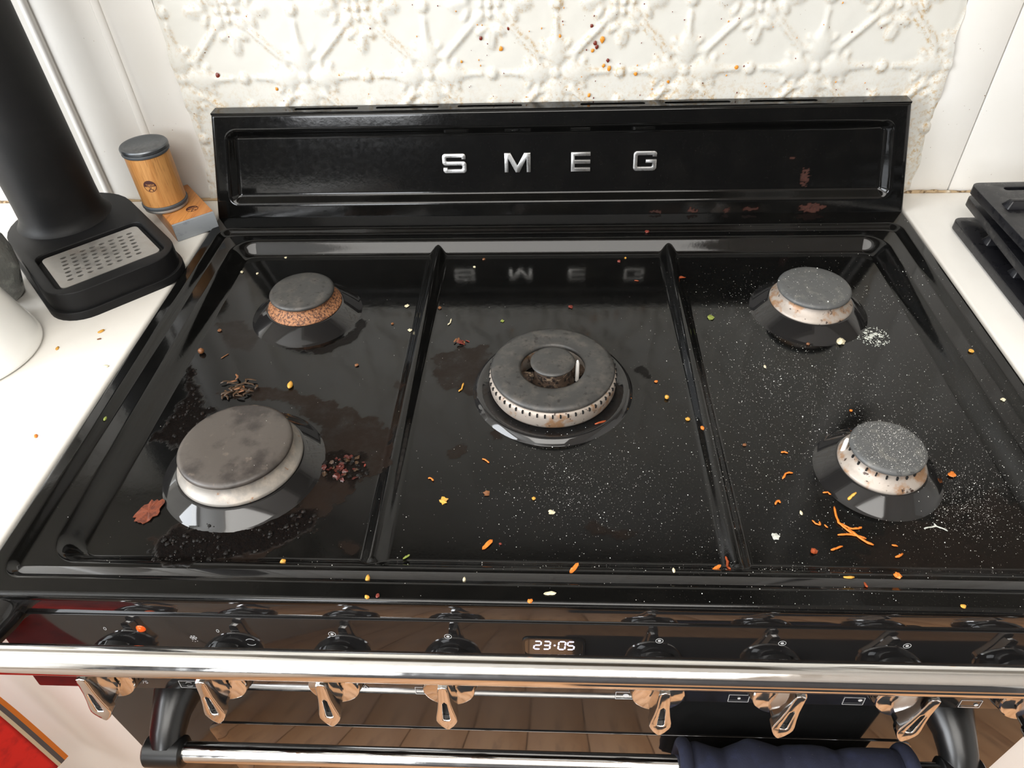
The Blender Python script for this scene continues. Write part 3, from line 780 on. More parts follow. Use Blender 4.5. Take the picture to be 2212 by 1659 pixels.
# sauce spatter on the tin sheet (dots nobody could count)
bm = bmesh.new(); bm2 = bmesh.new()
def spot(bmx, x, z, r):
    y = float(np.interp(0, [0, 1], [YW + .0052, 0])) - .0022
    n = 8
    c = bm_v = bmx.verts.new((x, y - r * .35, z))
    ring = [bmx.verts.new((x + r * random.uniform(.75, 1.2) * math.cos(t), y + .0012, z + r * random.uniform(.8, 1.5) * math.sin(t))) for t in [2 * math.pi * k / n for k in range(n)]]
    for k in range(n): bmx.faces.new((c, ring[k], ring[(k + 1) % n]))
for x, z, r in ((.058, .200, .0036), (.047, .188, .0022), (.008, .205, .002), (-.062, .192, .0026), (.061, .170, .002), (.068, .167, .0028), (.10, .160, .0024), (.035, .158, .003), (.14, .150, .0024), (-.30, .180, .0022), (-.345, .150, .0018), (.22, .165, .0026), (.045, .135, .0022), (.29, .165, .0024), (-.11, .178, .0016), (.30, .16, .002)):
    spot(bm, x, z, r)
for x, z, r in ((.050, .196, .0026), (.052, .192, .0022), (-.415, .168, .003), (.045, .215, .002), (.066, .176, .0022), (-.052, .215, .002), (-.085, .204, .0024), (.105, .245, .0022)):
    spot(bm2, x, z, r)
for _ in range(140):
    spot(bm2 if random.random() < .6 else bm, random.gauss(0.05, .22), random.uniform(.11, .27), random.uniform(.0004, .001))
tag(from_bm('sauce_spatter', bm, MT['spat_orange'], smooth=True), 'orange specks of sauce spattered over the tin sheet', 'spatter', kind='stuff')
tag(from_bm('dark_spatter', bm2, MT['spat_dark'], smooth=True), 'dark red and black specks spattered over the tin sheet', 'spatter', kind='stuff')

# ------------------------------------------------------------------ worktops and cabinets
for nm, x0, x1, lab, clab in (('left', -1.6, -.4535, 'cream worktop left of the range with crumbs on it', 'white base cabinet under the left worktop'), ('right', .4525, 1.6, 'cream worktop right of the range under the pan supports', 'white base cabinet under the right worktop')):
    tag(box('worktop', x0, x1, -.03, YW + .0060, -.042, -.0022, MT['counter'], None, .0042, 3), lab, 'worktop')
    cb = tag(empty('base_cabinet', ((x0 + x1) / 2, 0, ZFL)), clab, 'cabinet')
    cx = (x0 + x1) / 2
    box('carcass', x0 - cx + (0 if nm == 'left' else .004), x1 - cx - (.004 if nm == 'left' else 0), .05, YW - .005, .0, -.0425 - ZFL, MT['cabinet'], cb, .002)
    xs = np.linspace(x0, x1, 3)
    for i in range(2):
        d = box('door', xs[i] - cx + .002, xs[i + 1] - cx - .002, .028, .0495, .12, -.046 - ZFL, MT['cabinet'], cb, .004)
    tube('handle', [(xs[1] - cx - .1, .010, .72), (xs[1] - cx - .1, .010, .58)], .005, MT['steel_light'], cb)

# the worktop turns the corner and runs on under the left window
tag(box('worktop', -1.9, -.705, -1.95, -.0305, -.042, -.0022, MT['counter'], None, .0042, 3), 'cream worktop run under the left window', 'worktop')
cb = tag(empty('base_cabinet', (-1.235, -1.0, ZFL)), 'long white base cabinet under the left window', 'cabinet')
box('carcass', -.5, .485, -.94, .965, 0, -.0425 - ZFL, MT['cabinet'], cb, .002)
for k in range(3):
    box('door', .4855, .505, -.935 + k * .632, -.935 + k * .632 + .626, .12, -.046 - ZFL, MT['cabinet'], cb, .004)
ut = tag(empty('hanging_turner', (.495, YW - .004, .56)), 'black kitchen turner hanging on the wall above the right worktop', 'utensil')
tube('handle', [(0, 0, 0), (.004, -.003, -.06), (.012, -.004, -.12)], [.006, .0075, .007], MT['black_plastic'], ut, 12)
plate('blade', [rrect(-.018, .018, -.085, 0, .008)], -.0015, .0015, MT['black_plastic'], ut, .0005, lambda c: Vector((.012 + c[0] - .35 * c[1] * .6, -.004 + c[2], -.115 + c[1])))
lathe('hook', [(0, -.012), (.006, -.012), (.007, 0), (.004, .004), (0, .005)], MT['steel_light'], ut, 12, (0, 0, .004))

# ------------------------------------------------------------------ the range cooker
rng = tag(empty('range_cooker', (0, 0, ZFL)), 'black enamel gas range cooker with five burners, upstand and chrome knobs', 'cooker')
rng_in = -ZFL
def to_rng(o):
    o.parent = rng
    o.location = Vector(o.location) + Vector((0, 0, rng_in))
    return o

# hob pressing ----------------------------------------------------------------
def spaced(a, b, fine, step=.0017, fstep=.0009):
    out = [a]
    while out[-1] < b - 1e-6:
        q = out[-1]
        s = fstep if any(f0 <= q <= f1 for f0, f1 in fine) else step
        out.append(min(q + s, b))
    return np.array(out)
xs = spaced(-.45, .45, ((-.4505, -.388), (.387, .4505), (-.161, -.131), (.131, .161)))
ys = spaced(0, .598, ((0, .056), (.50, .548)))
xs = np.concatenate([[-.45], xs, [.45]]); ys = np.concatenate([[0], ys, [.598]])
XX, YY = np.meshgrid(xs, ys, indexing='ij')
Z = hob_base(XX, YY)
d = np.minimum(np.minimum(XX + .45, .45 - XX), YY)
q = np.clip((.004 - d) / .004, 0, 1)
Z = Z - .004 * (1 - np.sqrt(1 - q * q))
Z[0, :] = -.02; Z[-1, :] = -.02; Z[:, 0] = -.006; Z[:, -1] = -.02
nz1 = (fbm(XX * 90, YY * 90, 4) - .5) * 2
nz2 = (fbm(XX * 260 + 8, YY * 260, 3) - .5) * 2
film = np.zeros_like(XX); char = np.zeros_like(XX); rust = np.zeros_like(XX)
for kind, amt, soft, amp, poly in STAINS:
    sd = poly_sdf(XX, YY, poly) + amp * nz1 + amp * .4 * nz2
    m = amt * ss(sd / soft + .5)
    if kind == 'film': film = np.maximum(film, m)
    else: char = np.maximum(char, m)
Z = Z + char * .0006 * np.clip(nz2 + .2, 0, 1)
dust = ss((XX + .05) / .25) * ss((.5 - YY) / .1)
dust = np.clip(dust + .6 * np.exp(-((XX - .02) ** 2 + (YY - .12) ** 2) / .004), 0, 1)
hob = to_rng(grid_mesh('hob_top', np.stack([XX, YY, Z], -1), MT['enamel'], None, {'film': film, 'char': char, 'rust': rust, 'dust': dust}))
for cx, cy, r0, r1, h in CONES:
    if h > .01:
        prof = [(r1 + .004, ZF - .001), (r1 + .001, ZF + .0006), (r1 - .001, ZF + .0016), (r0 + .0015, ZF + h - .0008), (r0 - .001, ZF + h), (r0 - .004, ZF + h - .0015), (r0 - .012, ZF + h - .004)]
    else:
        prof = [(r1 + .005, ZF - .001), (r1 + .003, ZF + .0008), (r1 + .0005, ZF + .0050), (r1 - .0025, ZF + .0062), (r1 - .006, ZF + .0052), (r1 - .011, ZF + .0028), (r0 - .03, ZF + .0022), (.02, ZF + .002), (0, ZF + .002)]
    to_rng(lathe('burner_dish', prof, MT['gloss_black'], None, 96, (cx, cy, 0), 60))

# upstand ---------------------------------------------------------------------
UB = Vector((0, .567, 0)); UU = Vector((0, .030, .129)); UN = Vector((0, -.129, .030)).normalized()
def half_w(t): return .4495 - .0205 * t
def up_pt(x, t, off=0.0):
    return UB + Vector((x, 0, 0)) + UU * t + UN * off
ns, nt = 420, 110
S = np.linspace(-1, 1, ns); Tt = np.linspace(0, 1, nt)
SS, T2 = np.meshgrid(S, Tt, indexing='ij')
hw = .4495 - .0205 * T2
XX = SS * hw
LT = .1324
rec = rr(XX / hw * .44, T2 * LT, -.4223, .4223, .0163, .1142, .014)
off = -.0085 * ss(rec / .0135)
eg = np.minimum(np.minimum(hw - abs(XX), (1 - T2) * LT), .01)
qq = np.clip((.0045 - eg) / .0045, 0, 1)
off = off - .0045 * (1 - np.sqrt(1 - qq * qq))
V = np.stack([XX, .567 + .030 * T2 + UN.y * off, .129 * T2 + UN.z * off], -1)
rust = np.zeros_like(XX)
for cx, ct, rx, rt_, w in ((.334, .045, .016, .045, 1), (.1812, .035, .008, .028, 1), (.3206, .325, .005, .08, 1), (.30, .51, .003, .018, .8), (.135, .03, .009, .02, .7), (.255, .04, .010, .02, .7), (.226, .035, .004, .025, .7)):
    dd = ((XX - cx) / rx) ** 2 + ((T2 - ct) / rt_) ** 2
    rust = np.maximum(rust, w * ss((1.0 - dd + 3.2 * (fbm(XX * 420, T2 * 56 + cx * 50, 4) - .5)) / .4))
zero = np.zeros_like(XX)
ups = to_rng(grid_mesh('upstand', V, MT['upstand'], None, {'film': zero, 'char': zero, 'rust': rust, 'dust': zero + .25}))
def to_ups(o):
    o.parent = ups
    return o
# top plate with six vent slots, side cheeks, dark inside
def top_tf(c): return Vector((c[0], c[1], .129 - .0022 + c[2]))
slots = [(-.324, -.243), (-.2206, -.1413), (-.118, -.0374), (.034, .1135), (.137, .2166), (.2397, .3204)]
loops = [[(-.4290, .5993), (.4290, .5993), (.4290, YW + .0005), (-.4290, YW + .0005)]] + [rrect(a, b, .6055, .6120, .0031, 4)[::-1] for a, b in slots]
to_ups(plate('vent_plate', loops, 0, .0022, MT['enamel'], None, 0, top_tf))
for sd_ in (-1, 1):
    bm = bmesh.new()
    q4 = [(sd_ * .4487, .5695, -.002), (sd_ * .4285, .5995, .1268), (sd_ * .4285, YW - .001, .1268), (sd_ * .4487, YW - .001, -.002)]
    lo_ = [bm.verts.new(q) for q in q4]; hi_ = [bm.verts.new((q[0] - sd_ * .002, q[1], q[2])) for q in q4]
    bm.faces.new(lo_); bm.faces.new(hi_[::-1])
    for k in range(4): bm.faces.new((lo_[k], lo_[(k + 1) % 4], hi_[(k + 1) % 4], hi_[k]))
    to_ups(from_bm('side_cheek', bm, MT['enamel']))
bm = bmesh.new()
bm_box(bm, -.42, .42, .6015, YW - .0015, .085, .118)
to_ups(from_bm('vent_cavity', bm, MT['dark_void']))

LET = {
 'S': [(.03, 0, .16), (1, 0, .16), (1, .6, .16), (.17, .6, .07), (.17, .8, .07), (.8, .8), (.8, .71), (.98, .71), (.98, 1, .16), (0, 1, .16), (0, .4, .16), (.82, .4, .07), (.82, .2, .07), (.21, .2), (.21, .29), (.03, .29)],
 'M': [(0, 0), (0, 1), (.24, 1), (.5, .36), (.76, 1), (1, 1), (1, 0), (.845, 0), (.845, .70), (.575, 0), (.425, 0), (.155, .70), (.155, 0)],
 'E': [(0, 0), (1, 0), (1, .2), (.2, .2), (.2, .4), (1, .4), (1, .6), (.2, .6), (.2, .8), (1, .8), (1, 1), (0, 1)],
 'G': [(0, 0, .18), (1, 0, .18), (1, .58), (.53, .58), (.53, .40), (.82, .40), (.82, .2, .06), (.17, .2, .06), (.17, .8, .06), (.82, .8), (.82, .72), (1, .72), (1, 1, .18), (0, 1, .18)]}
ue = UU.normalized()
for ch, x0, x1 in (('S', -.1410, -.1100), ('M', -.0613, -.0277), ('E', .0236, .0483), ('G', .1025, .1317)):
    w = x1 - x0; hgt = .0242
    pts = [(p_[0] * w, p_[1] * hgt, (p_[2] * hgt if len(p_) > 2 else 0)) for p_ in LET[ch]]
    o3 = up_pt(x0, .4115, -.0083)
    l = to_ups(plate('badge_letter', [round_poly(pts, 5)], 0, .0026, MT['badge'], None, .0005, frame_tf(o3, (1, 0, 0), ue, UN)))
    l['label'] = 'brushed silver letter ' + ch

# fascia strip, body, control panel --------------------------------------------
bm = bmesh.new()
bm_box(bm, -.4485, .4485, .0008, .03, -.0265, -.0045, .0012)
to_rng(from_bm('fascia_strip', bm, MT['gloss_black'], autosmooth=40))
to_rng(box('body', -.4475, .4475, .035, .59, -.86, -.024, MT['door_black'], None, .002))
PB = Vector((0, -.012, -.128)); PV = Vector((0, .012, .101)).normalized(); PN = Vector((0, -.101, .012)).normalized(); PH = .1017
def pan_pt(x, z):                                                    # point on the panel face at height z
    t = (z + .128) / .101
    return Vector((x, -.012 + .012 * t, z))
panel = to_rng(plate('control_panel', [rrect(-.4488, .4488, 0, PH, .0015, 2)], -.022, 0, MT['gloss_black'], None, .0012, frame_tf(PB, (1, 0, 0), PV, PN)))
def on_panel(name, loops, x, z, mat, lift=.00015, thick=.0001, tfx=None):
    o = plate(name, loops, lift, lift + thick, mat, None, 0, frame_tf(pan_pt(x, z), (1, 0, 0), PV, PN))
    o.parent = panel
    return o
# clock: bezel, lens and seven-segment digits reading 23.05
on_panel('clock_window', [rrect(-.0225, .0225, -.0115, .0095, .004)], .0006, -.0545, MT['oven_glass'], .0002, .0006)
on_panel('clock_bezel', [rrect(-.0245, .0245, -.0135, .0110, .005), rrect(-.0225, .0225, -.0115, .0095, .004)[::-1]], .0006, -.0545, MT['gloss_black'], .0002, .0014)
SEG = {'2': 'abged', '3': 'abgcd', '0': 'abcdef', '5': 'afgcd'}
def digit_loops(ch, w=.0052, h=.0100, t=.0011):
    g_ = t * .45
    L = []
    for s in SEG[ch]:
        if s in 'agd':
            y = {'a': h, 'g': h / 2, 'd': 0}[s]
            L.append([(g_, y), (g_ + t / 2, y + t / 2), (w - g_ - t / 2, y + t / 2), (w - g_, y), (w - g_ - t / 2, y - t / 2), (g_ + t / 2, y - t / 2)])
        else:
            xq = w if s in 'bc' else 0
            y0 = h / 2 if s in 'bf' else 0
            L.append([(xq, y0 + g_), (xq + t / 2, y0 + g_ + t / 2), (xq + t / 2, y0 + h / 2 - g_ - t / 2), (xq, y0 + h / 2 - g_), (xq - t / 2, y0 + h / 2 - g_ - t / 2), (xq - t / 2, y0 + g_ + t / 2)])
    return [[(x + .08 * y, y) for x, y in lp] for lp in L]
for ch, xo in (('2', -.0150), ('3', -.0078), ('0', .0040), ('5', .0110)):
    bm = bmesh.new()
    for lp in digit_loops(ch):
        plate_bm(bm, [lp], .0010, .0011, 0, 2, frame_tf(pan_pt(xo, -.0578), (1, 0, 0), PV, PN))
    o = from_bm('clock_digit', bm, MT['digit'], panel)
    o['label'] = 'lit clock digit ' + ch
on_panel('clock_dot', [ellipse(0, 0, .0008, .0008, 10)], .0014, -.0528, MT['digit'], .0010)

KX = [-.359, -.266, -.174, -.082, .082, .175, .268, .361]
KZ = -.084
def stroke(pts, w): return [ribbon_loops(pts, w)]
arc = lambda cx, cy, r, a0, a1, n=10: [(cx + r * math.cos(math.radians(a0 + (a1 - a0) * k / n)), cy + r * math.sin(math.radians(a0 + (a1 - a0) * k / n))) for k in range(n + 1)]
def sym(loop_sets, x, z, name='printed_symbol'):
    bm = bmesh.new()
    for lp in loop_sets:
        plate_bm(bm, lp, .00015, .00025, 0, 2, frame_tf(pan_pt(x, z), (1, 0, 0), PV, PN))
    return from_bm(name, bm, MT['print'], panel)
def ring_loops(cx, cy, rx, ry, w): return [ellipse(cx, cy, rx, ry, 20), ellipse(cx, cy, rx - w, ry - w, 20)[::-1]]
LW = .00042
for i in range(2, 8):
    sym([ring_loops(0, 0, .0030, .0030, LW), [ellipse(0, 0, .0013, .0013, 14)]], KX[i], -.0452)
def burner_sym(x, z, dot):
    w, h = .0085, .0052
    loops = [[rrect(-w, w, -h, h, .0004, 1), rrect(-w + LW, w - LW, -h + LW, h - LW, .0002, 1)[::-1]]]
    if dot: loops.append([ellipse(dot[0] * w * .62, dot[1] * h * .45, dot[2], dot[2], 16)])
    sym(loops, x, z)
for i, dot in ((2, (-.9, .2, .0016)), (3, (-.1, 0, .0020)), (4, (.05, 0, .0026)), (5, (.05, 0, .0013)), (6, (.95, .6, .0017)), (7, (.95, -.6, .0017))):
    burner_sym(KX[i] - (.021 if i != 3 else .0255), -.1215, dot)
# oven knobs: zero, temperatures, defrost flake, fan symbols
for i in (0, 1):
    sym([ring_loops(0, 0, .0012, .0019, LW)], KX[i] + (.0006 if i == 0 else 0), -.0440)
def digits(txt, x, z, s=.0036):
    D = {'1': [[(.2, .75), (.5, 1), (.5, 0)]], '7': [[(0, 1), (.62, 1), (.2, 0)]], '5': [[(.62, 1), (.05, 1), (0, .55), (.4, .6), (.62, .3), (.4, 0), (0, .08)]], '6': [[(.55, 1), (.1, .6), (0, .25), (.3, 0), (.6, .25), (.4, .52), (.05, .4)]], '0': [arc(.3, .5, .34, 0, 360, 14)]}
    sets = []
    for k, ch in enumerate(txt):
        for pl in D[ch]:
            pl2 = [((.3 + (q[0] - .3) * (.85 if ch == '0' else 1) + k * .85) * s, (.5 + (q[1] - .5) * (1.35 if ch == '0' else 1)) * s) for q in pl]
            sets.append([ribbon_loops(pl2, LW)])
    sym(sets, x, z, 'printed_number')
digits('160', -.3445, -.1120); digits('175', -.3565, -.1205)
flake = []
for k in range(6):
    a = k * math.pi / 3
    flake.append([ribbon_loops([(0, 0), (.0030 * math.cos(a), .0030 * math.sin(a))], LW)])
    for s in (-1, 1):
        b0 = (.0018 * math.cos(a), .0018 * math.sin(a))
        flake.append([ribbon_loops([b0, (b0[0] + .0012 * math.cos(a + s * .8), b0[1] + .0012 * math.sin(a + s * .8))], LW * .9)])
for dx, dz in ((-.002, -.0045), (0, -.0052), (.002, -.0045)): flake.append([ellipse(dx, dz, .0004, .0004, 8)])
sym(flake, -.2885, -.0535)
sym([[ribbon_loops(arc(0, 0, .0042, 35, 145), LW)], [ribbon_loops(arc(0, 0, .0042, 215, 325), LW)]], -.2425, -.0580)
burner_sym(-.312, -.1205, None)
sym([[ribbon_loops(arc(0, 0, .0032, 35, 145), LW)], [ribbon_loops(arc(0, 0, .0032, 215, 325), LW)]], -.312, -.1205)
burner_sym(-.404 + .018, -.1205, None)
sym([[[(0, .0026), (-.0026, -.0022), (.0026, -.0022)], [(0, .0014), (.0015, -.0015), (-.0015, -.0015)]]], -.158, -.1180)
pl_ = lathe('pilot_lamp', [(0, .0022), (.0022, .0018), (.0036, .0006), (.0040, 0), (.0040, -.002), (0, -.002)], MT['pilot'], None, 20)
pl_.parent = panel; pl_.location = pan_pt(-.3285, -.0432); pl_.rotation_euler = Matrix((Vector((1, 0, 0)), PV, PN)).transposed().to_euler()

lever_o = [(0, -.0226), (.0018, -.0214), (.0046, -.0180), (.0072, -.0132), (.0083, -.0096), (.0079, -.0045), (.0062, .0050), (.0048, .0160), (.0042, .0300), (.0034, .0345), (0, .0360)]
lever_o = lever_o + [(-a, b) for a, b in lever_o[-2:0:-1]]
slot_o = [(0, -.0092), (.0022, -.0088), (.0027, -.0075), (.0022, .0030), (.0015, .0140), (0, .0160)]
slot_o = slot_o + [(-a, b) for a, b in slot_o[-2:0:-1]]
def knob_mesh():
    k = lathe('knob', [(0, .019), (.0185, .019), (.0215, .0172), (.0232, .0130), (.0242, .006), (.0246, 0), (.0246, -.001), (0, -.001)], MT['gloss_black'], None, 48)
    d = lathe('knob_disc', [(0, .0245), (.0110, .0242), (.0125, .0235), (.0185, .0232), (.0202, .0222), (.0207, .0210), (.0200, .0192), (0, .0190)], MT['knob_chrome'], k, 48)
    bm = bmesh.new()
    plate_bm(bm, [[(x * .86, y * .86) for x, y in lever_o]], .0235, .0345, 0)
    plate_bm(bm, [lever_o, slot_o[::-1]], .0342, .0420, .0014, 3)
    plate('lever_slot', [[(x * .95, y * .95) for x, y in slot_o]], .0344, .0368, MT['dark_void'], k)
    lv = from_bm('lever', bm, MT['knob_chrome'], k, autosmooth=38)
    return k
k0 = knob_mesh()
Mk = Matrix((Vector((1, 0, 0)), PV, PN)).transposed().to_4x4()
for i, kx in enumerate(KX):
    if i == 0: k = k0; k.parent = rng
    else:
        k = link(k0.copy(), rng)
        for ch in k0.children:
            c = ch.copy(); link(c, k)
    Rz = Matrix.Rotation(math.radians((0, 0, 0, 0, 0, -7, -10, -4)[i]), 4, 'Z')
    loc = pan_pt(kx, KZ) + Vector((0, 0, rng_in))
    k.matrix_local = Matrix.Translation(loc) @ Mk @ Rz

# towel rail --------------------------------------------------------------------
RY, RZ, RR = -.0425, -.0155, .0110
rail = to_rng(tube('towel_rail', [(-.4440, RY, RZ)] + [(x, RY, RZ) for x in np.linspace(-.43, .43, 9)] + [(.4440, RY, RZ)], RR, MT['chrome'], None, 40))
def rail_bracket(xc):
    bm = bmesh.new()
    tube_bm(bm, [(xc, .002, RZ - .006), (xc, -.010, RZ - .006), (xc, -.025, RZ - .004), (xc, RY, RZ)], [.0175, .0155, .0125, .0130], 20)
    tube_bm(bm, [(xc - .013, RY, RZ), (xc - .009, RY, RZ), (xc + .009, RY, RZ), (xc + .013, RY, RZ)], [.0128, .0150, .0150, .0128], 24)
    o = from_bm('bracket', bm, MT['gloss_black'], rail, autosmooth=50)
for xc in (-.4330, .4330): rail_bracket(xc)

# oven door -------------------------------------------------------------------
DY = .0125
door = to_rng(box('oven_door', -.4455, .4455, DY, .034, -.80, -.1385, MT['door_black'], None, .0014, 2))
g = plate('door_glass', [rrect(-.352, .352, -.62, -.257, .02, 6)], 0, .0016, MT['oven_glass'], None, .0006, frame_tf((0, DY, 0), (1, 0, 0), (0, 0, 1), (0, -1, 0)))
g.parent = door
HY, HZ, HR = -.0320, -.2150, .0092
hb = tube('door_handle', [(x, HY, HZ) for x in np.linspace(-.3450, .3450, 9)], HR, MT['chrome'], door, 32)
for s in (-1, 1):
    bm = bmesh.new()
    xc = s * .3585
    tube_bm(bm, [(xc, DY + .002, -.196), (xc, DY - .004, -.196), (xc, -.004, -.198), (xc, -.018, -.204), (xc, HY + .004, HZ + .003)], [.0225, .0205, .0175, .0160, .0150], 24)
    tube_bm(bm, [(xc - .0185, HY, HZ), (xc - .0165, HY, HZ), (xc + .0165, HY, HZ), (xc + .0185, HY, HZ)], [.0120, .0142, .0142, .0120], 28)
    from_bm('handle_bracket', bm, MT['black_plastic'], door, autosmooth=45)

# ------------------------------------------------------------------ burners
def burner(key, Rc, Rr, capm, crownm, label, ports=0, ztop=.0125, rust_extra=None, igniter=None, wide=False):
    cx, cy = BURN[key]
    b = tag(empty('gas_burner', (cx, cy, ZF + .012)), label, 'burner', 'gas burners on the hob')
    o = -(ZF + .012)
    lathe('burner_crown', [(Rr * .55, -.012 + o), (Rr * .95, -.0108 + o), (Rr, -.0092 + o), (Rr + .0002, -.0072 + o), (Rr - .0008, -.0060 + o), (Rc + (Rr - Rc) * .35, -.0034 + o), (Rc * (.985 if wide else .950), -.0004 + o), (Rc * (.96 if wide else .905), .0030 + o), (Rc * (.95 if wide else .900), .0054 + o), (Rc * .5, .0056 + o)], crownm, b, 96, sharp=50)
    lathe('burner_cap', [(0, ztop + o), (Rc * .45, ztop - .0001 + o), (Rc - .0045, ztop - .0003 + o), (Rc - .0016, ztop - .0012 + o), (Rc, ztop - .0030 + o), (Rc - .0002, ztop - .0050 + o), (Rc - .0022, ztop - .0068 + o), (Rc * .4, ztop - .0070 + o)], capm, b, 96, sharp=50)
    if ports:
        bm0 = bmesh.new(); bm_box(bm0, -.0010, .0012, -.0006, .0006, -.0016, .0016)
        p0 = None
        for k in range(ports):
            a = 2 * math.pi * (k + .5) / ports
            if p0 is None: p0 = from_bm('gas_port', bm0, MT['dark_void'], b); pp = p0
            else: pp = link(bpy.data.objects.new('gas_port', p0.data), b)
            rr_ = Rc * .915 + .0002
            pp.location = (rr_ * math.cos(a), rr_ * math.sin(a), .0033 + o); pp.rotation_euler = (0, 0, a)
    if igniter is not None:
        a = math.radians(igniter)
        lathe('igniter', [(0, .0112 + o), (.0012, .0105 + o), (.0020, .0080 + o), (.0021, -.008 + o), (0, -.008 + o)], MT['ceramic'], b, 12, ((Rc + .0015) * math.cos(a), (Rc + .0015) * math.sin(a), 0))
    return b
burner('BL', .0365, .0420, MT['cap_dark'], MT['crown_rust'], 'back left gas burner with dark cap over a rusty crown')
burner('BR', .0390, .0442, MT['cap_grey'], MT['crown_stained'], 'back right gas burner with grey cap beside the white splash', 0)
burner('FL', .0508, .0560, MT['cap_brown'], MT['crown_light'], 'wide front left gas burner with worn brownish cap in burnt grease', wide=True)
burner('FR', .0312, .0365, MT['cap_grey'], MT['crown_stained'], 'small front right gas burner dusted with salt beside the carrot shreds', 22, .0135, None, 163)
# ring burner in the middle
cx, cy = BURN['C']
wb = tag(empty('gas_burner', (cx, cy, ZF + .002)), 'large central ring burner with a small cap inside its ring', 'burner', 'gas burners on the hob')
o = -(ZF + .002)
lathe('ring_crown', [(.0345, -.018 + o), (.058, -.018 + o), (.0618, -.0165 + o), (.0632, -.0135 + o), (.0636, -.0040 + o), (.0628, .0005 + o), (.0605, .0022 + o), (.040, .0025 + o), (.0335, .001 + o), (.0330, -.016 + o), (.0345, -.018 + o)], MT['crown_stained'], wb, 110, sharp=50)
lathe('ring_cap', [(.0330, .0030 + o), (.0318, .0048 + o), (.0320, .0072 + o), (.0345, .0086 + o), (.045, .0090 + o), (.0565, .0084 + o), (.0602, .0070 + o), (.0618, .0048 + o), (.0612, .0028 + o), (.0590, .0018 + o), (.0330, .0030 + o)], MT['cap_dark'], wb, 110, sharp=60)
bm0 = bmesh.new(); bm_box(bm0, -.0010, .0010, -.00075, .00075, -.0017, .0017)
p0 = None
for k in range(54):
    a = 2 * math.pi * (k + .5) / 54
    if p0 is None: p0 = from_bm('gas_port', bm0, MT['dark_void'], wb); pp = p0
    else: pp = link(bpy.data.objects.new('gas_port', p0.data), wb)
    pp.location = (.0631 * math.cos(a), .0631 * math.sin(a), -.0006 + o); pp.rotation_euler = (0, 0, a)
lathe('inner_crown', [(.0, -.018 + o), (.0225, -.018 + o), (.0215, -.010 + o), (.0185, -.004 + o), (.0180, .006 + o), (.0198, .0095 + o), (.0190, .0125 + o), (0, .0125 + o)], MT['burner_core'], wb, 64, sharp=50)
lathe('inner_cap', [(0, .0158 + o), (.0185, .0157 + o), (.0210, .0150 + o), (.0220, .0136 + o), (.0215, .0122 + o), (.0190, .0118 + o), (0, .0118 + o)], MT['cap_dark'], wb, 64, sharp=50)
box('bridge', -.0335, -.0185, -.0075, .0055, -.013 + o, -.004 + o, MT['burner_core'], wb, .0015)
box('bridge', .0185, .0335, .006, .016, -.013 + o, -.004 + o, MT['burner_core'], wb, .0015)
lathe('igniter', [(0, .0150 + o), (.0010, .0142 + o), (.0019, .0105 + o), (.0021, -.012 + o), (0, -.012 + o)], MT['ceramic'], wb, 12, (.0246, .0005, 0))

# ------------------------------------------------------------------ things on the left worktop
# drink maker: rounded base with a perforated drip plate, tall column
sv, su = Vector((.725, .689, 0)), Vector((-.689, .725, 0))
F0 = Vector((-.488, .383, -.0022))
dm = tag(empty('drink_maker', F0), 'matte black drink maker tower with a perforated steel drip plate', 'appliance')
def bf(c): return sv * c[0] + su * c[1] + Vector((0, 0, c[2]))
def base_outline(g_, rf, rb):
    return round_poly([(-.078 + g_, 0 + g_, rf), (.078 - g_, 0 + g_, rf), (.078 - g_, .252 - g_, rb), (-.078 + g_, .252 - g_, rb)], 8)
plate('base_foot', [base_outline(0, .040, .075)], 0, .010, MT['matte_black'], dm, .003, bf, 3)
plate('base', [base_outline(.0035, .038, .072), rrect(-.062, .062, .022, .115, .010, 4)[::-1]], .009, .0335, MT['matte_black'], dm, .0065, bf, 4)
plate('tray_well', [rrect(-.0625, .0625, .0215, .1155, .010, 4)], .016, .0255, MT['matte_black'], dm, 0, bf)
bm = bmesh.new()
px_, py_, sh = .0112, .0090, .0013                                   # hole pitch and row shift
ox, oy = -.0494, .0370
nd = 16
def cell_pt(i, j): return (ox + px_ * i + sh * j, oy + py_ * j)
for i in range(8):
    for j in range(7):
        (x00, y00), (x10, y10), (x11, y11), (x01, y01) = cell_pt(i, j), cell_pt(i + 1, j), cell_pt(i + 1, j + 1), cell_pt(i, j + 1)
        cxh, cyh = (x00 + x11) / 2, (y00 + y11) / 2
        rim, hol = [], []
        cs = [(x00, y00), (x10, y10), (x11, y11), (x01, y01)]
        for k in range(4):
            for t in range(4):
                rim.append((cs[k][0] + (cs[(k + 1) % 4][0] - cs[k][0]) * t / 4, cs[k][1] + (cs[(k + 1) % 4][1] - cs[k][1]) * t / 4))
        for (xr, yr) in rim:
            a_ = math.atan2((yr - cyh) / py_, (xr - cxh) / px_)
            hol.append((cxh + .0036 * math.cos(a_), cyh + .0021 * math.sin(a_)))
        for zt, fl in ((.0306, 1), (.0290, 0)):
            rv = [bm.verts.new(bf((*q, zt))) for q in rim]; hv = [bm.verts.new(bf((*q, zt))) for q in hol]
            for k in range(nd): bm.faces.new((rv[k], rv[(k + 1) % nd], hv[(k + 1) % nd], hv[k]))
            if fl: ht = hv
            else:
                for k in range(nd): bm.faces.new((ht[k], ht[(k + 1) % nd], hv[(k + 1) % nd], hv[k]))
plate_bm(bm, [rrect(-.0565, .0565, .0275, .1095, .006, 4), [cell_pt(0, 0), cell_pt(0, 7), cell_pt(8, 7), cell_pt(8, 0)]], .0290, .0306, 0, 2, bf)
bmesh.ops.remove_doubles(bm, verts=bm.verts, dist=1e-5)
from_bm('drip_plate', bm, MT['steel_light'], dm)
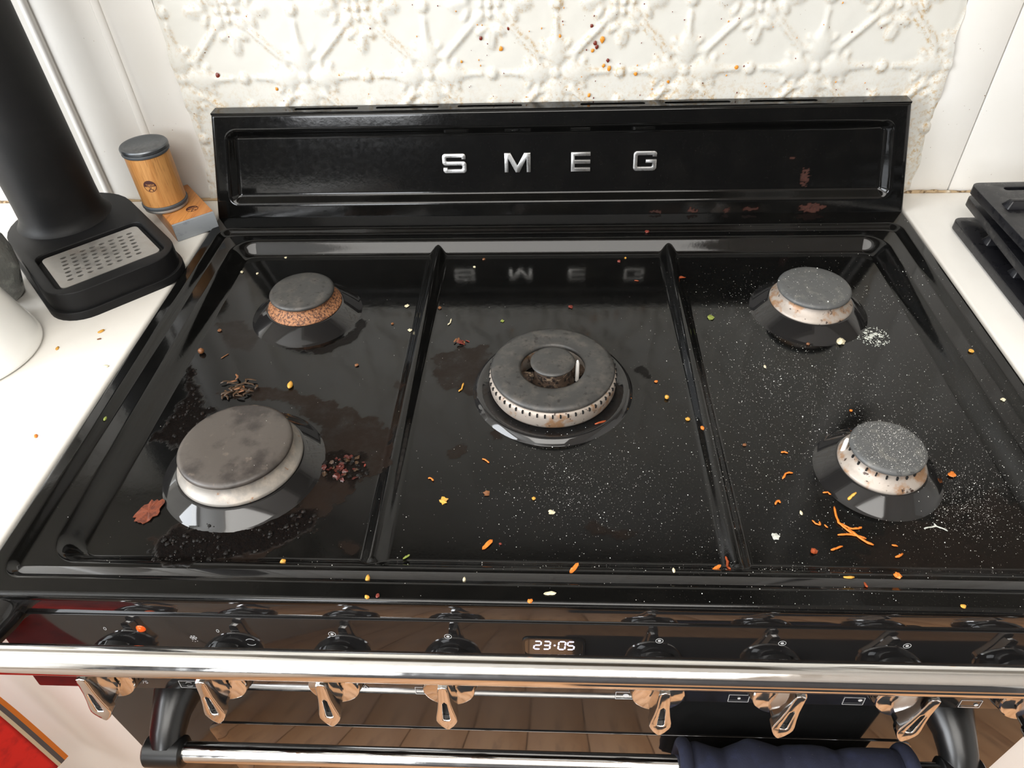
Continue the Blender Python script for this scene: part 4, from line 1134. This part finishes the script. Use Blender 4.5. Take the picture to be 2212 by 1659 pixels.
plate('tray_shadow_gap', [rrect(-.0615, .0615, .0225, .1145, .009, 4)], .0256, .0260, MT['dark_void'], dm, 0, bf)
colc = bf((-.003, .193, 0))
lathe('column', [(.062, .031), (.0560, .0335), (.0515, .039), (.0490, .047), (.0485, .065), (.0485, .395), (.046, .408), (.038, .414), (0, .415)], MT['matte_black'], dm, 72, colc, 60)

# knife sharpener: oak roller standing on its wooden angle block
bv, bu = Vector((.768, .640, 0)).normalized(), Vector((-.640, .768, 0)).normalized()
B0 = Vector((-.4615, .529, -.0022))
ab = tag(empty('angle_block', B0), 'wooden sharpening angle block with a grey magnet end beside the upstand', 'block')
def bb(c): return bv * c[0] + bu * c[1] + Vector((0, 0, c[2]))
plate('wood_body', [[(-.0275, .0035), (.0275, .0035), (.0275, .100), (-.0275, .100)]], 0, .0240, MT['oak_block'], ab, .0012, bb)
plate('magnet', [[(-.0272, 0), (.0272, 0), (.0272, .0036), (-.0272, .0036)]], .0005, .0235, MT['magnet_grey'], ab, .0006, bb)
RC = Vector((-.5105, .5660, .0219))
ro = tag(empty('roller_sharpener', RC), 'oak roller knife sharpener with grey steel end discs standing on its block', 'sharpener')
lathe('grinding_disc', [(0, 0), (.0255, 0), (.0275, .0012), (.0278, .0030), (.0270, .0048), (0, .0048)], MT['steel_light'], ro, 64)
lathe('rubber_ring', [(0, .0046), (.0275, .0046), (.0288, .0060), (.0288, .0085), (.0278, .0098), (0, .0098)], MT['rubber_grey'], ro, 64)
lathe('roller_body', [(0, .0096), (.0270, .0096), (.0273, .0100), (.0273, .0748), (0, .0748)], MT['oak'], ro, 72)
lathe('rubber_ring', [(0, .0746), (.0278, .0746), (.0288, .0758), (.0288, .0778), (.0278, .0790), (0, .0790)], MT['rubber_grey'], ro, 64)
lathe('grinding_disc', [(0, .0788), (.0282, .0788), (.0292, .0800), (.0292, .0828), (.0282, .0842), (.0225, .0844), (.0220, .0841), (0, .0842)], MT['steel_dark'], ro, 64)
# burnt-in round mark with the name upside down, wrapped on the roller and laid on the block
def logo(bmx, bml, tf):
    r = .0078
    plate_bm(bmx, [ellipse(0, 0, r, r, 36), ellipse(0, 0, r * .91, r * .91, 36)[::-1]], .00012, .0002, 0, 2, tf)
    xs_ = np.linspace(-r * .92, r * .92, 31)
    for x0_, x1_ in zip(xs_[:-1], xs_[1:]):
        lo0, lo1 = -math.sqrt(max((r * .93) ** 2 - x0_ ** 2, 0)), -math.sqrt(max((r * .93) ** 2 - x1_ ** 2, 0))
        plate_bm(bmx, [[(x0_, lo0), (x1_, lo1), (x1_, .0004), (x0_, .0004)]], .00012, .0002, 0, 2, tf)
    GL = {'H': [[(0, 0), (0, 1)], [(.62, 0), (.62, 1)], [(0, .5), (.62, .5)]], 'O': [arc(.33, .5, .33, 0, 360, 14)], 'R': [[(0, 0), (0, 1)], [(0, 1), (.42, 1), (.55, .76), (.42, .52), (0, .52)], [(.28, .52), (.58, 0)]], 'L': [[(0, 1), (0, 0), (.5, 0)]]}
    x = -.0052
    for ch in 'HORL':
        for pl in GL[ch]:
            pts = [(x + q[0] * .0026, -.0030 + (.5 + (q[1] - .5) * (1.3 if ch == 'O' else 1)) * .0027) for q in pl]
            plate_bm(bml, [ribbon_loops(pts, .00048)], .00022, .0003, 0, 2, tf)
        x += .0027
    # antlered head above the name
    for pl in ([(-.0012, .0004), (0, .0040), (.0012, .0004)], [(-.0006, .0032), (-.0024, .0056), (-.0026, .0072)], [(.0006, .0032), (.0024, .0056), (.0026, .0072)], [(-.0016, .0046), (-.0034, .0050)], [(.0016, .0046), (.0034, .0050)]):
        plate_bm(bmx, [ribbon_loops(pl, .0009)], .00012, .0002, 0, 2, tf)
az = math.atan2(-.281 - RC.y, -.003 - RC.x) - .42
def cyl_tf(c):
    R_ = .0273 + c[2]
    a = az - c[0] / .0273                                             # seen upside down from the viewer
    return Vector((R_ * math.cos(a), R_ * math.sin(a), .0400 - c[1]))
bm, bl = bmesh.new(), bmesh.new()
logo(bm, bl, cyl_tf)
from_bm('burnt_mark', bm, MT['logo_brown'], ro); from_bm('mark_name', bl, MT['oak'], ro)
bm, bl = bmesh.new(), bmesh.new()
logo(bm, bl, lambda c: bb((.008 - c[0], .026 - c[1], .0240 + c[2])))
from_bm('burnt_mark', bm, MT['logo_brown'], ab); from_bm('mark_name', bl, MT['oak_block'], ab)

# pressed glass decanter and white pot at the left frame edge
JC = Vector((-.6495, .392, -.0022))
jar = tag(empty('glass_bottle', JC), 'smoky grey pressed glass bottle behind the white pot', 'bottle')
prof = [(0, .001), (.026, 0), (.030, .004), (.034, .018), (.0385, .035), (.040, .055), (.037, .072), (.029, .086), (.019, .096), (.0135, .104), (.012, .118), (.0135, .124), (.0155, .128), (.0130, .132), (.008, .131)]
v, f = lathe_arrays(prof, 72)
vv = []
for (x, y, z) in v:
    x, y = x * .86, y * .86
    r = math.hypot(x, y); a = math.atan2(y, x)
    if .020 < z < .080 and r > 1e-4:
        amp = .0022 * float(ss(np.array((z - .02) / .01))) * float(ss(np.array((.08 - z) / .01)))
        s = 1 + amp * (float(fbm(np.array(a * 6 + 20), np.array(z * 220), 3)) - .5) * 2 / r * 1.6
        x, y = x * s, y * s
    vv.append((x, y, z))
from_arrays('glass_body', vv, f, MT['glass_grey'], jar)
lathe('stopper', [(0, .130), (.0075, .130), (.0075, .140), (.017, .142), (.018, .148), (.017, .154), (0, .155)], MT['stopper'], jar, 40)
WC = Vector((-.622, .287, -.0022))
wp = tag(empty('white_pot', WC), 'white tapered ceramic pot at the left edge of the picture', 'pot')
lathe('pot_body', [(0, 0), (.066, 0), (.0700, .0022), (.0706, .0055), (.0690, .014), (.0640, .030), (.0560, .060), (.0490, .095), (.0445, .130), (.0430, .165), (.0445, .172), (.0425, .175), (.0405, .170), (.0415, .13), (.046, .09), (.05, .02), (0, .008)], MT['white_glaze'], wp, 72, sharp=60)

# small crumbs on the left worktop
for nm, c, sz, x, y, lab in (('worktop_crumb', 'yellow', .0030, -.498, .326, 'yellow oblong crumb on the left worktop before the drink maker'), ('worktop_crumb', 'brown', .0018, -.494, .313, 'small brown crumb on the left worktop below the yellow one'), ('worktop_crumb', 'yellow', .0024, -.533, .297, 'pale yellow crumb on the left worktop by the white pot'), ('worktop_crumb', 'carrot', .0024, -.487, .168, 'orange crumb on the left worktop nearest the viewer'), ('worktop_crumb', 'cream', .0026, -.4655, .268, 'cream crumb on the left worktop edge beside the hob')):
    bm = bmesh.new(); bmesh.ops.create_icosphere(bm, subdivisions=2, radius=1)
    for v in bm.verts: v.co = Vector((v.co.x * sz * 1.3, v.co.y * sz * .7, v.co.z * sz * .35)) * random.uniform(.85, 1.15)
    o = tag(from_bm(nm, bm, MT['food_' + c], smooth=True), lab, 'crumb', 'crumbs on the left worktop')
    o.location = (x, y, -.0022 + sz * .25); o.rotation_euler = (0, 0, random.random() * 3)

# ------------------------------------------------------------------ red tea towel (lower left) and navy cloth on the oven handle
tw = tag(empty('tea_towel', (-.537, -.002, -.335)), 'red tea towel with an orange and grey striped hem hanging before the left cabinet', 'towel')
def cloth_panel(name, y0, y1, z0, z1, mat, xo, parent, thick=.0022):
    n, m = 40, 60
    Y, Zq = np.meshgrid(np.linspace(y0, y1, n), np.linspace(z0, z1, m), indexing='ij')
    fold = .010 * np.sin(Y * 34 + .6) * ss((.25 - Zq) / .2 + .3) + .003 * np.sin(Y * 70 + Zq * 12)
    X = xo + fold - fold[-1:, :] * 0
    A = np.stack([X + thick, Y, Zq + .012 * Y], -1); B = np.stack([X - thick, Y, Zq + .012 * Y], -1)
    oo = grid_mesh(name, np.concatenate([A, B[::-1], A[:1]], 0), mat, parent)
    return oo
tag(tube('towel_rod', [(-.5375, .0275, -.0525), (-.5375, -.05, -.0525), (-.5375, -.175, -.0525)], .0035, MT['steel_light'], None, 12), 'thin steel towel rod on the left cabinet holding the red towel', 'towel rod')
cloth_panel('towel_cloth', -.15, -.0060, 0, .284, MT['red_cloth'], 0, tw)
cloth_panel('hem_stripe', -.0060, -.0032, 0, .284, MT['cream_trim'], .0002, tw, .0026)
cloth_panel('hem_stripe', -.0032, .0006, 0, .284, MT['grey_trim'], .0002, tw, .0026)
cloth_panel('hem_stripe', .0006, .0048, 0, .284, MT['orange_trim'], .0002, tw, .0026)

nv = tag(empty('kitchen_cloth', (.2165, HY, HZ)), 'navy blue quilted cloth folded over the oven door handle', 'cloth')
n, m = 120, 90
Xq, Aq = np.meshgrid(np.linspace(-.0975, .0975, n), np.linspace(0, 1, m), indexing='ij')
R0 = .0195
quilt = np.abs(np.sin((Xq * 1.0 + .012) * 62))
lump = .0035 * quilt + .004 * (fbm(Xq * 30 + 5, Aq * 5, 3) - .5) * 2 - .004 * ss((abs(Xq) - .085) / .0125)
drop = .11
s_ = (Aq - .5) * (2 * drop + math.pi * R0)
ang = np.clip(s_ / R0, -math.pi / 2, math.pi / 2)
ex = np.clip(abs(s_) - R0 * math.pi / 2, 0, None)
Rq = R0 + lump
Yq = -Rq * np.sin(ang)
Zq = Rq * np.cos(ang) - ex - .006
tag_ = grid_mesh('cloth_body', np.concatenate([np.stack([Xq, Yq, Zq], -1), np.stack([Xq, Yq * .55, Zq - .006], -1)[::-1], np.stack([Xq, Yq, Zq], -1)[:1]], 0), MT['navy_cloth'], nv)
for xe in (-.0975, .0975):
    pts = [(xe, -(R0 + .001) * math.sin(t), (R0 + .001) * math.cos(t) - .006) for t in np.linspace(-math.pi / 2, math.pi / 2, 15)]
    tube('binding', [(xe, pts[0][1], -.1)] + pts + [(xe, pts[-1][1], -.1)], .0062, MT['navy_cloth'], nv, 12)

# ------------------------------------------------------------------ stacked cast iron pan supports (right worktop)
def pan_support(x0, y1, z, rot, label, w=.30, dpt=.27):
    """grid whose back left corner is at (x0, y1); z is its underside"""
    e = tag(empty('pan_support', (x0, y1, z), (0, 0, rot)), label, 'pan support', 'pan supports stacked on the right worktop')
    th = .010
    outer = rrect(0, w, -dpt, 0, .010, 4)
    inner = rrect(.034, w - .034, -dpt + .034, -.046, .004, 2)[::-1]
    slot1 = rrect(.032, .15, -.0200, -.0125, .0035, 3)[::-1]
    slot2 = rrect(.165, .27, -.0200, -.0125, .0035, 3)[::-1]
    plate('frame', [outer, inner, slot1, slot2], .003, .003 + th, MT['cast_iron'], e, .003, None, 3)
    def fin(cx, cy, ang, L=.050, b=.016, h=.0098):
        bm = bmesh.new()
        prof = [(-b / 2, 0), (b / 2, 0), (b * .22, h), (-b * .22, h)]
        rings = []
        for t, s in ((0, 1), (.12, 1), (.86, 1), (1, .55)):
            rings.append([bm.verts.new((L * t if q[1] == 0 else L * (t * .86 + .1), q[0], q[1])) for q in prof])
        for i in range(3):
            for k_ in range(4):
                bm.faces.new((rings[i][k_], rings[i][(k_ + 1) % 4], rings[i + 1][(k_ + 1) % 4], rings[i + 1][k_]))
        bm.faces.new(rings[0][::-1]); bm.faces.new(rings[-1])
        bmesh.ops.bevel(bm, geom=list(bm.edges), offset=.0014, segments=2, profile=.5, affect='EDGES')
        f_ = from_bm('finger', bm, MT['cast_iron'], e, autosmooth=40)
        f_.location = (cx, cy, .003 + th - .001); f_.rotation_euler = (0, 0, ang)
    for cy in (-.058, -.124, -.190):
        fin(.012, cy, 0); fin(w - .012, cy, math.pi)
    for cx in (.09, .21):
        fin(cx, -.030, -math.pi / 2); fin(cx, -dpt + .012, math.pi / 2)
    for cx, cy in ((.02, -.02), (w - .02, -.02), (.02, -dpt + .02), (w - .02, -dpt + .02)):
        lathe('foot', [(0, 0), (.006, 0), (.007, .004), (0, .004)], MT['black_plastic'], e, 16, (cx, cy, 0))
    return e
pan_support(.4925, .5330, -.0022, 0, 'lowest cast iron pan support, flat on the right worktop')
pan_support(.5075, .5500, .0196, math.radians(-2), 'middle cast iron pan support of the stack on the right worktop')
pan_support(.4995, .5385, .0414, math.radians(1), 'topmost cast iron pan support of the stack, with the long slot showing')

# ------------------------------------------------------------------ crumbs and spills on the hob
def zs(x, y): return float(hob_z(x, y))
for name, col, w, pl, lab in SHREDS:
    c0 = pl[0]
    pts = []
    dense = []
    for i in range(len(pl) - 1):
        for t in (0, .34, .67): dense.append((pl[i][0] + (pl[i + 1][0] - pl[i][0]) * t, pl[i][1] + (pl[i + 1][1] - pl[i][1]) * t))
    dense.append(pl[-1])
    for i, (x, y) in enumerate(dense):
        pts.append((x - c0[0] + random.uniform(-1, 1) * w * .25, y - c0[1] + random.uniform(-1, 1) * w * .25, w * random.uniform(.8, 1.2)))
    base = zs(*c0)
    pts = [(a, b, c + zs(a + c0[0], b + c0[1]) - base) for a, b, c in pts]
    rad = [w * (.55 if i in (0, len(pts) - 1) else random.uniform(.8, 1.1)) for i in range(len(pts))]
    bm = bmesh.new(); tube_bm(bm, pts, rad, 7, True, .75)
    if 'forked' in lab:
        tube_bm(bm, [pts[len(pts) // 2], (pts[len(pts) // 2][0] - .0005, pts[len(pts) // 2][1] + .0025, pts[len(pts) // 2][2])], [w, w * .6], 6)
    o = tag(from_bm(name, bm, MT['food_' + col], smooth=True), lab, 'shred' if 'shred' in name else 'stalk', 'food shreds on the hob')
    o.location = (c0[0], c0[1], base)

def chunk_bm(shape, s):
    bm = bmesh.new()
    if shape in ('chunk', 'ball', 'seed'):
        bmesh.ops.create_icosphere(bm, subdivisions=2, radius=s / 1.6)
        for v in bm.verts:
            j = random.uniform(.78, 1.22) if shape == 'chunk' else random.uniform(.94, 1.06)
            v.co *= j
            if shape == 'chunk': v.co.z *= .65; v.co.x *= 1.15
            if shape == 'seed':
                t = v.co.y / (s / 1.6)
                v.co.x *= .62 * (1 - .45 * max(0, t)); v.co.z *= .45; v.co.y *= 1.15
        return bm, s * {'chunk': .34, 'ball': .6, 'seed': .25}[shape]
    n = 12 if shape != 'skin' else 26
    top, bot = [], []
    for k in range(n):
        t = 2 * math.pi * k / n
        if shape == 'leaf': r = s * (.55 + .45 * abs(math.cos(t)) ** 3); x, y = r * math.cos(t), .55 * r * math.sin(t)
        elif shape == 'skin': r = s * random.uniform(.72, 1.05); x, y = .62 * r * math.cos(t), .95 * r * math.sin(t)
        else: r = s * random.uniform(.5, 1.0); x, y = r * math.cos(t), r * math.sin(t)
        z = s * random.uniform(0, .22)
        top.append(bm.verts.new((x, y, z + s * .10))); bot.append(bm.verts.new((x, y, z)))
    ct = bm.verts.new((0, 0, s * .30)); cb = bm.verts.new((0, 0, s * .04))
    for k in range(n):
        k2 = (k + 1) % n
        bm.faces.new((ct, top[k], top[k2])); bm.faces.new((cb, bot[k2], bot[k])); bm.faces.new((top[k], bot[k], bot[k2], top[k2]))
    if shape == 'skin':
        for v in bm.verts: v.co.z *= .35
    return bm, 0.0002

for name, col, shape, s, (x, y), lab in CHUNKS:
    if shape == 'clump':
        e = tag(empty(name, (x, y, zs(x, y))), lab, 'crumb', 'crumbs on the hob')
        for k in range(9):
            bm, lift = chunk_bm('leaf', s * random.uniform(.4, .75))
            o = from_bm('flake', bm, MT['food_red'] if k % 3 else MT['food_brown'], e, smooth=False)
            o.location = (random.gauss(0, s * .45), random.gauss(0, s * .35), .0005 * k * .6)
            o.rotation_euler = (random.uniform(-.6, .6), random.uniform(-.6, .6), random.random() * 6)
        continue
    bm, lift = chunk_bm(shape, s)
    m = MT['food_skin'] if shape == 'skin' else MT['food_' + col]
    o = tag(from_bm(name, bm, m, smooth=shape in ('ball', 'seed')), lab, 'crumb', 'crumbs on the hob')
    o.location = (x, y, zs(x, y) + lift)
    o.rotation_euler = (0, 0, random.random() * 6.28 if shape not in ('seed', 'skin') else (.05 if shape == 'seed' else -.42))

def on_floor(x, y): return Vector((x, y, zs(x, y)))
# dried leaf clump behind the front left burner
HC = HERB
hc = tag(empty('dried_leaf_clump', on_floor(*HC)), 'tangle of dark dried tea leaves behind the front left burner', 'leaf clump')
for k in range(30):
    a = random.random() * 6.28; L = random.uniform(.0028, .0062)
    cx_, cy_ = random.gauss(0, .010), random.gauss(0, .0085)
    z0 = random.uniform(.0008, .0035)
    pts = [(cx_ + (t - .5) * 2 * L * math.cos(a) + .002 * math.sin(t * 5 + k), cy_ + (t - .5) * 2 * L * math.sin(a), z0 + .0012 * math.sin(t * 3.1)) for t in (0, .25, .5, .75, 1)]
    tube('leaf', pts, [.0005, .0011, .0013, .0010, .0004], MT['food_tea'] if k % 6 else MT['food_brown'], hc, 6, .6)
# burnt flakes to the right of the front left burner
bc = tag(empty('burnt_flake_patch', on_floor(*FLAKES)), 'patch of burnt dark red flakes right of the front left burner', 'burnt food')
for k in range(46):
    bm, lift = chunk_bm('flake', random.uniform(.0018, .0040))
    o = from_bm('flake', bm, (MT['crust'], MT['burnt_red'], MT['burnt_red'], MT['food_tea'])[k % 4] if k else MT['food_red'], bc)
    a = random.random() * 6.28; r = .019 * math.sqrt(random.random())
    o.location = (r * 1.1 * math.cos(a), r * .85 * math.sin(a), .0003 + .0006 * random.random())
    o.rotation_euler = (random.uniform(-.5, .5), random.uniform(-.5, .5), random.random() * 6)
# dried white splash beside the back right burner
bm = bmesh.new()
for k in range(260):
    a = random.random() * 6.28; r = .0175 * (random.random() ** .35 if k < 200 else random.random() * .6)
    s = random.uniform(.0003, .0009) if k < 240 else random.uniform(.0015, .0028)
    c = Vector((r * math.cos(a) * 1.0, r * math.sin(a) * 1.05, .0002))
    vs = [bm.verts.new(c + Vector((s * math.cos(t + k) * random.uniform(.6, 1.2), s * math.sin(t + k) * random.uniform(.6, 1.2), 0))) for t in (0, 1.57, 3.14, 4.71)] + [bm.verts.new(c + Vector((0, 0, min(s, .0009) * .7)))]
    for i in range(4): bm.faces.new((vs[i], vs[(i + 1) % 4], vs[4]))
o = tag(from_bm('dried_splash', bm, MT['food_pale']), 'round dried white splash on the hob beside the back right burner', 'splash', kind='stuff')
o.location = on_floor(*SPLASH)

# burnt crust grit in the charred patches
pv, pf = [], []
ico = bmesh.new(); bmesh.ops.create_icosphere(ico, subdivisions=1, radius=1)
iv = np.array([v.co[:] for v in ico.verts]); fi = np.array([[v.index for v in f.verts] for f in ico.faces]); ico.free()
def scatter(points, sizes, flat=.6):
    V, Fc = [], []
    for i, ((x, y, z), s) in enumerate(zip(points, sizes)):
        q = iv * s * (1 + .35 * (RNG.random((len(iv), 1)) - .5))
        q[:, 2] *= flat
        V.append(q + np.array([x, y, z + s * flat * .4])); Fc.append(fi + i * len(iv))
    return np.concatenate(V), np.concatenate(Fc)
pts, szs = [], []
for kind, amt, soft, amp, poly in STAINS:
    if kind != 'char' or amt < .6: continue
    P_ = np.array(poly); lo, hi = P_.min(0), P_.max(0)
    n = int(90000 * (hi[0] - lo[0]) * (hi[1] - lo[1]))
    x = RNG.uniform(lo[0], hi[0], n); y = RNG.uniform(lo[1], hi[1], n)
    ok = (poly_sdf(x, y, poly) > -.001) & (fbm(x * 160, y * 160, 3) > .5)
    for a, b in zip(x[ok], y[ok]): pts.append((a, b, zs(a, b))); szs.append(float(np.clip(RNG.gamma(2.2, .00045), .0003, .0024)))
V, Fc = scatter(pts, szs, .5)
tag(from_arrays('burnt_crust', V, Fc, MT['crust'], smooth=False), 'black burnt crust grit around the front left burner', 'crust', kind='stuff')

# salt sprinkled over the right half of the hob
pts, szs = [], []
octv = np.array([(1, 0, 0), (-1, 0, 0), (0, 1, 0), (0, -1, 0), (0, 0, 1), (0, 0, -1)], float)
octf = np.array([(0, 2, 4), (2, 1, 4), (1, 3, 4), (3, 0, 4), (2, 0, 5), (1, 2, 5), (3, 1, 5), (0, 3, 5)])
CAPZ = [(*BURN['BL'], .0362, .0125), (*BURN['BR'], .0385, .0125), (*BURN['FL'], .050, .0125), (*BURN['FR'], .031, .0135)]
BLK = [(*BURN['BL'], .046), (*BURN['BR'], .047), (*BURN['FL'], .058), (*BURN['FR'], .038), (*BURN['C'], .066)]
for n, sp, (cx_, cy_) in SALT:
    n = int(n * .8); sp = sp * 1.35
    x = RNG.normal(cx_, sp, n); y = RNG.normal(cy_, sp * .8, n)
    for a, b in zip(x, y):
        if not (-.447 < a < .447 and .004 < b < .56): continue
        zc = None
        for bx_, by_, r_ in BLK:
            if math.hypot(a - bx_, b - by_) < r_: zc = 'skip'
        for bx_, by_, r_, zz_ in CAPZ:
            if math.hypot(a - bx_, b - by_) < r_: zc = zz_
        if zc == 'skip': continue
        pts.append((a, b, zs(a, b) if zc is None else zc)); szs.append(float(np.clip(RNG.lognormal(-8.72, .45), .00009, .0008)))
bx_, by_ = BURN['FR']
for _ in range(420):
    r_ = .030 * math.sqrt(random.random()); a = random.random() * 6.28
    pts.append((bx_ + r_ * math.cos(a), by_ + r_ * math.sin(a), .0135)); szs.append(random.uniform(.0001, .0003))
V, Fc = [], []
for i, ((x, y, z), s) in enumerate(zip(pts, szs)):
    t = RNG.random() * 6.28; c, s_n = math.cos(t), math.sin(t)
    q = octv * s * (.7 + .6 * RNG.random((6, 1)))
    q = np.stack([q[:, 0] * c - q[:, 1] * s_n, q[:, 0] * s_n + q[:, 1] * c, q[:, 2] * .8], 1)
    V.append(q + np.array([x, y, z + s * .6])); Fc.append(octf + 6 * i)
tag(from_arrays('salt_grains', np.concatenate(V), np.concatenate(Fc), MT['salt'], smooth=False), 'white salt grains sprinkled over the right half of the hob', 'salt', kind='stuff')
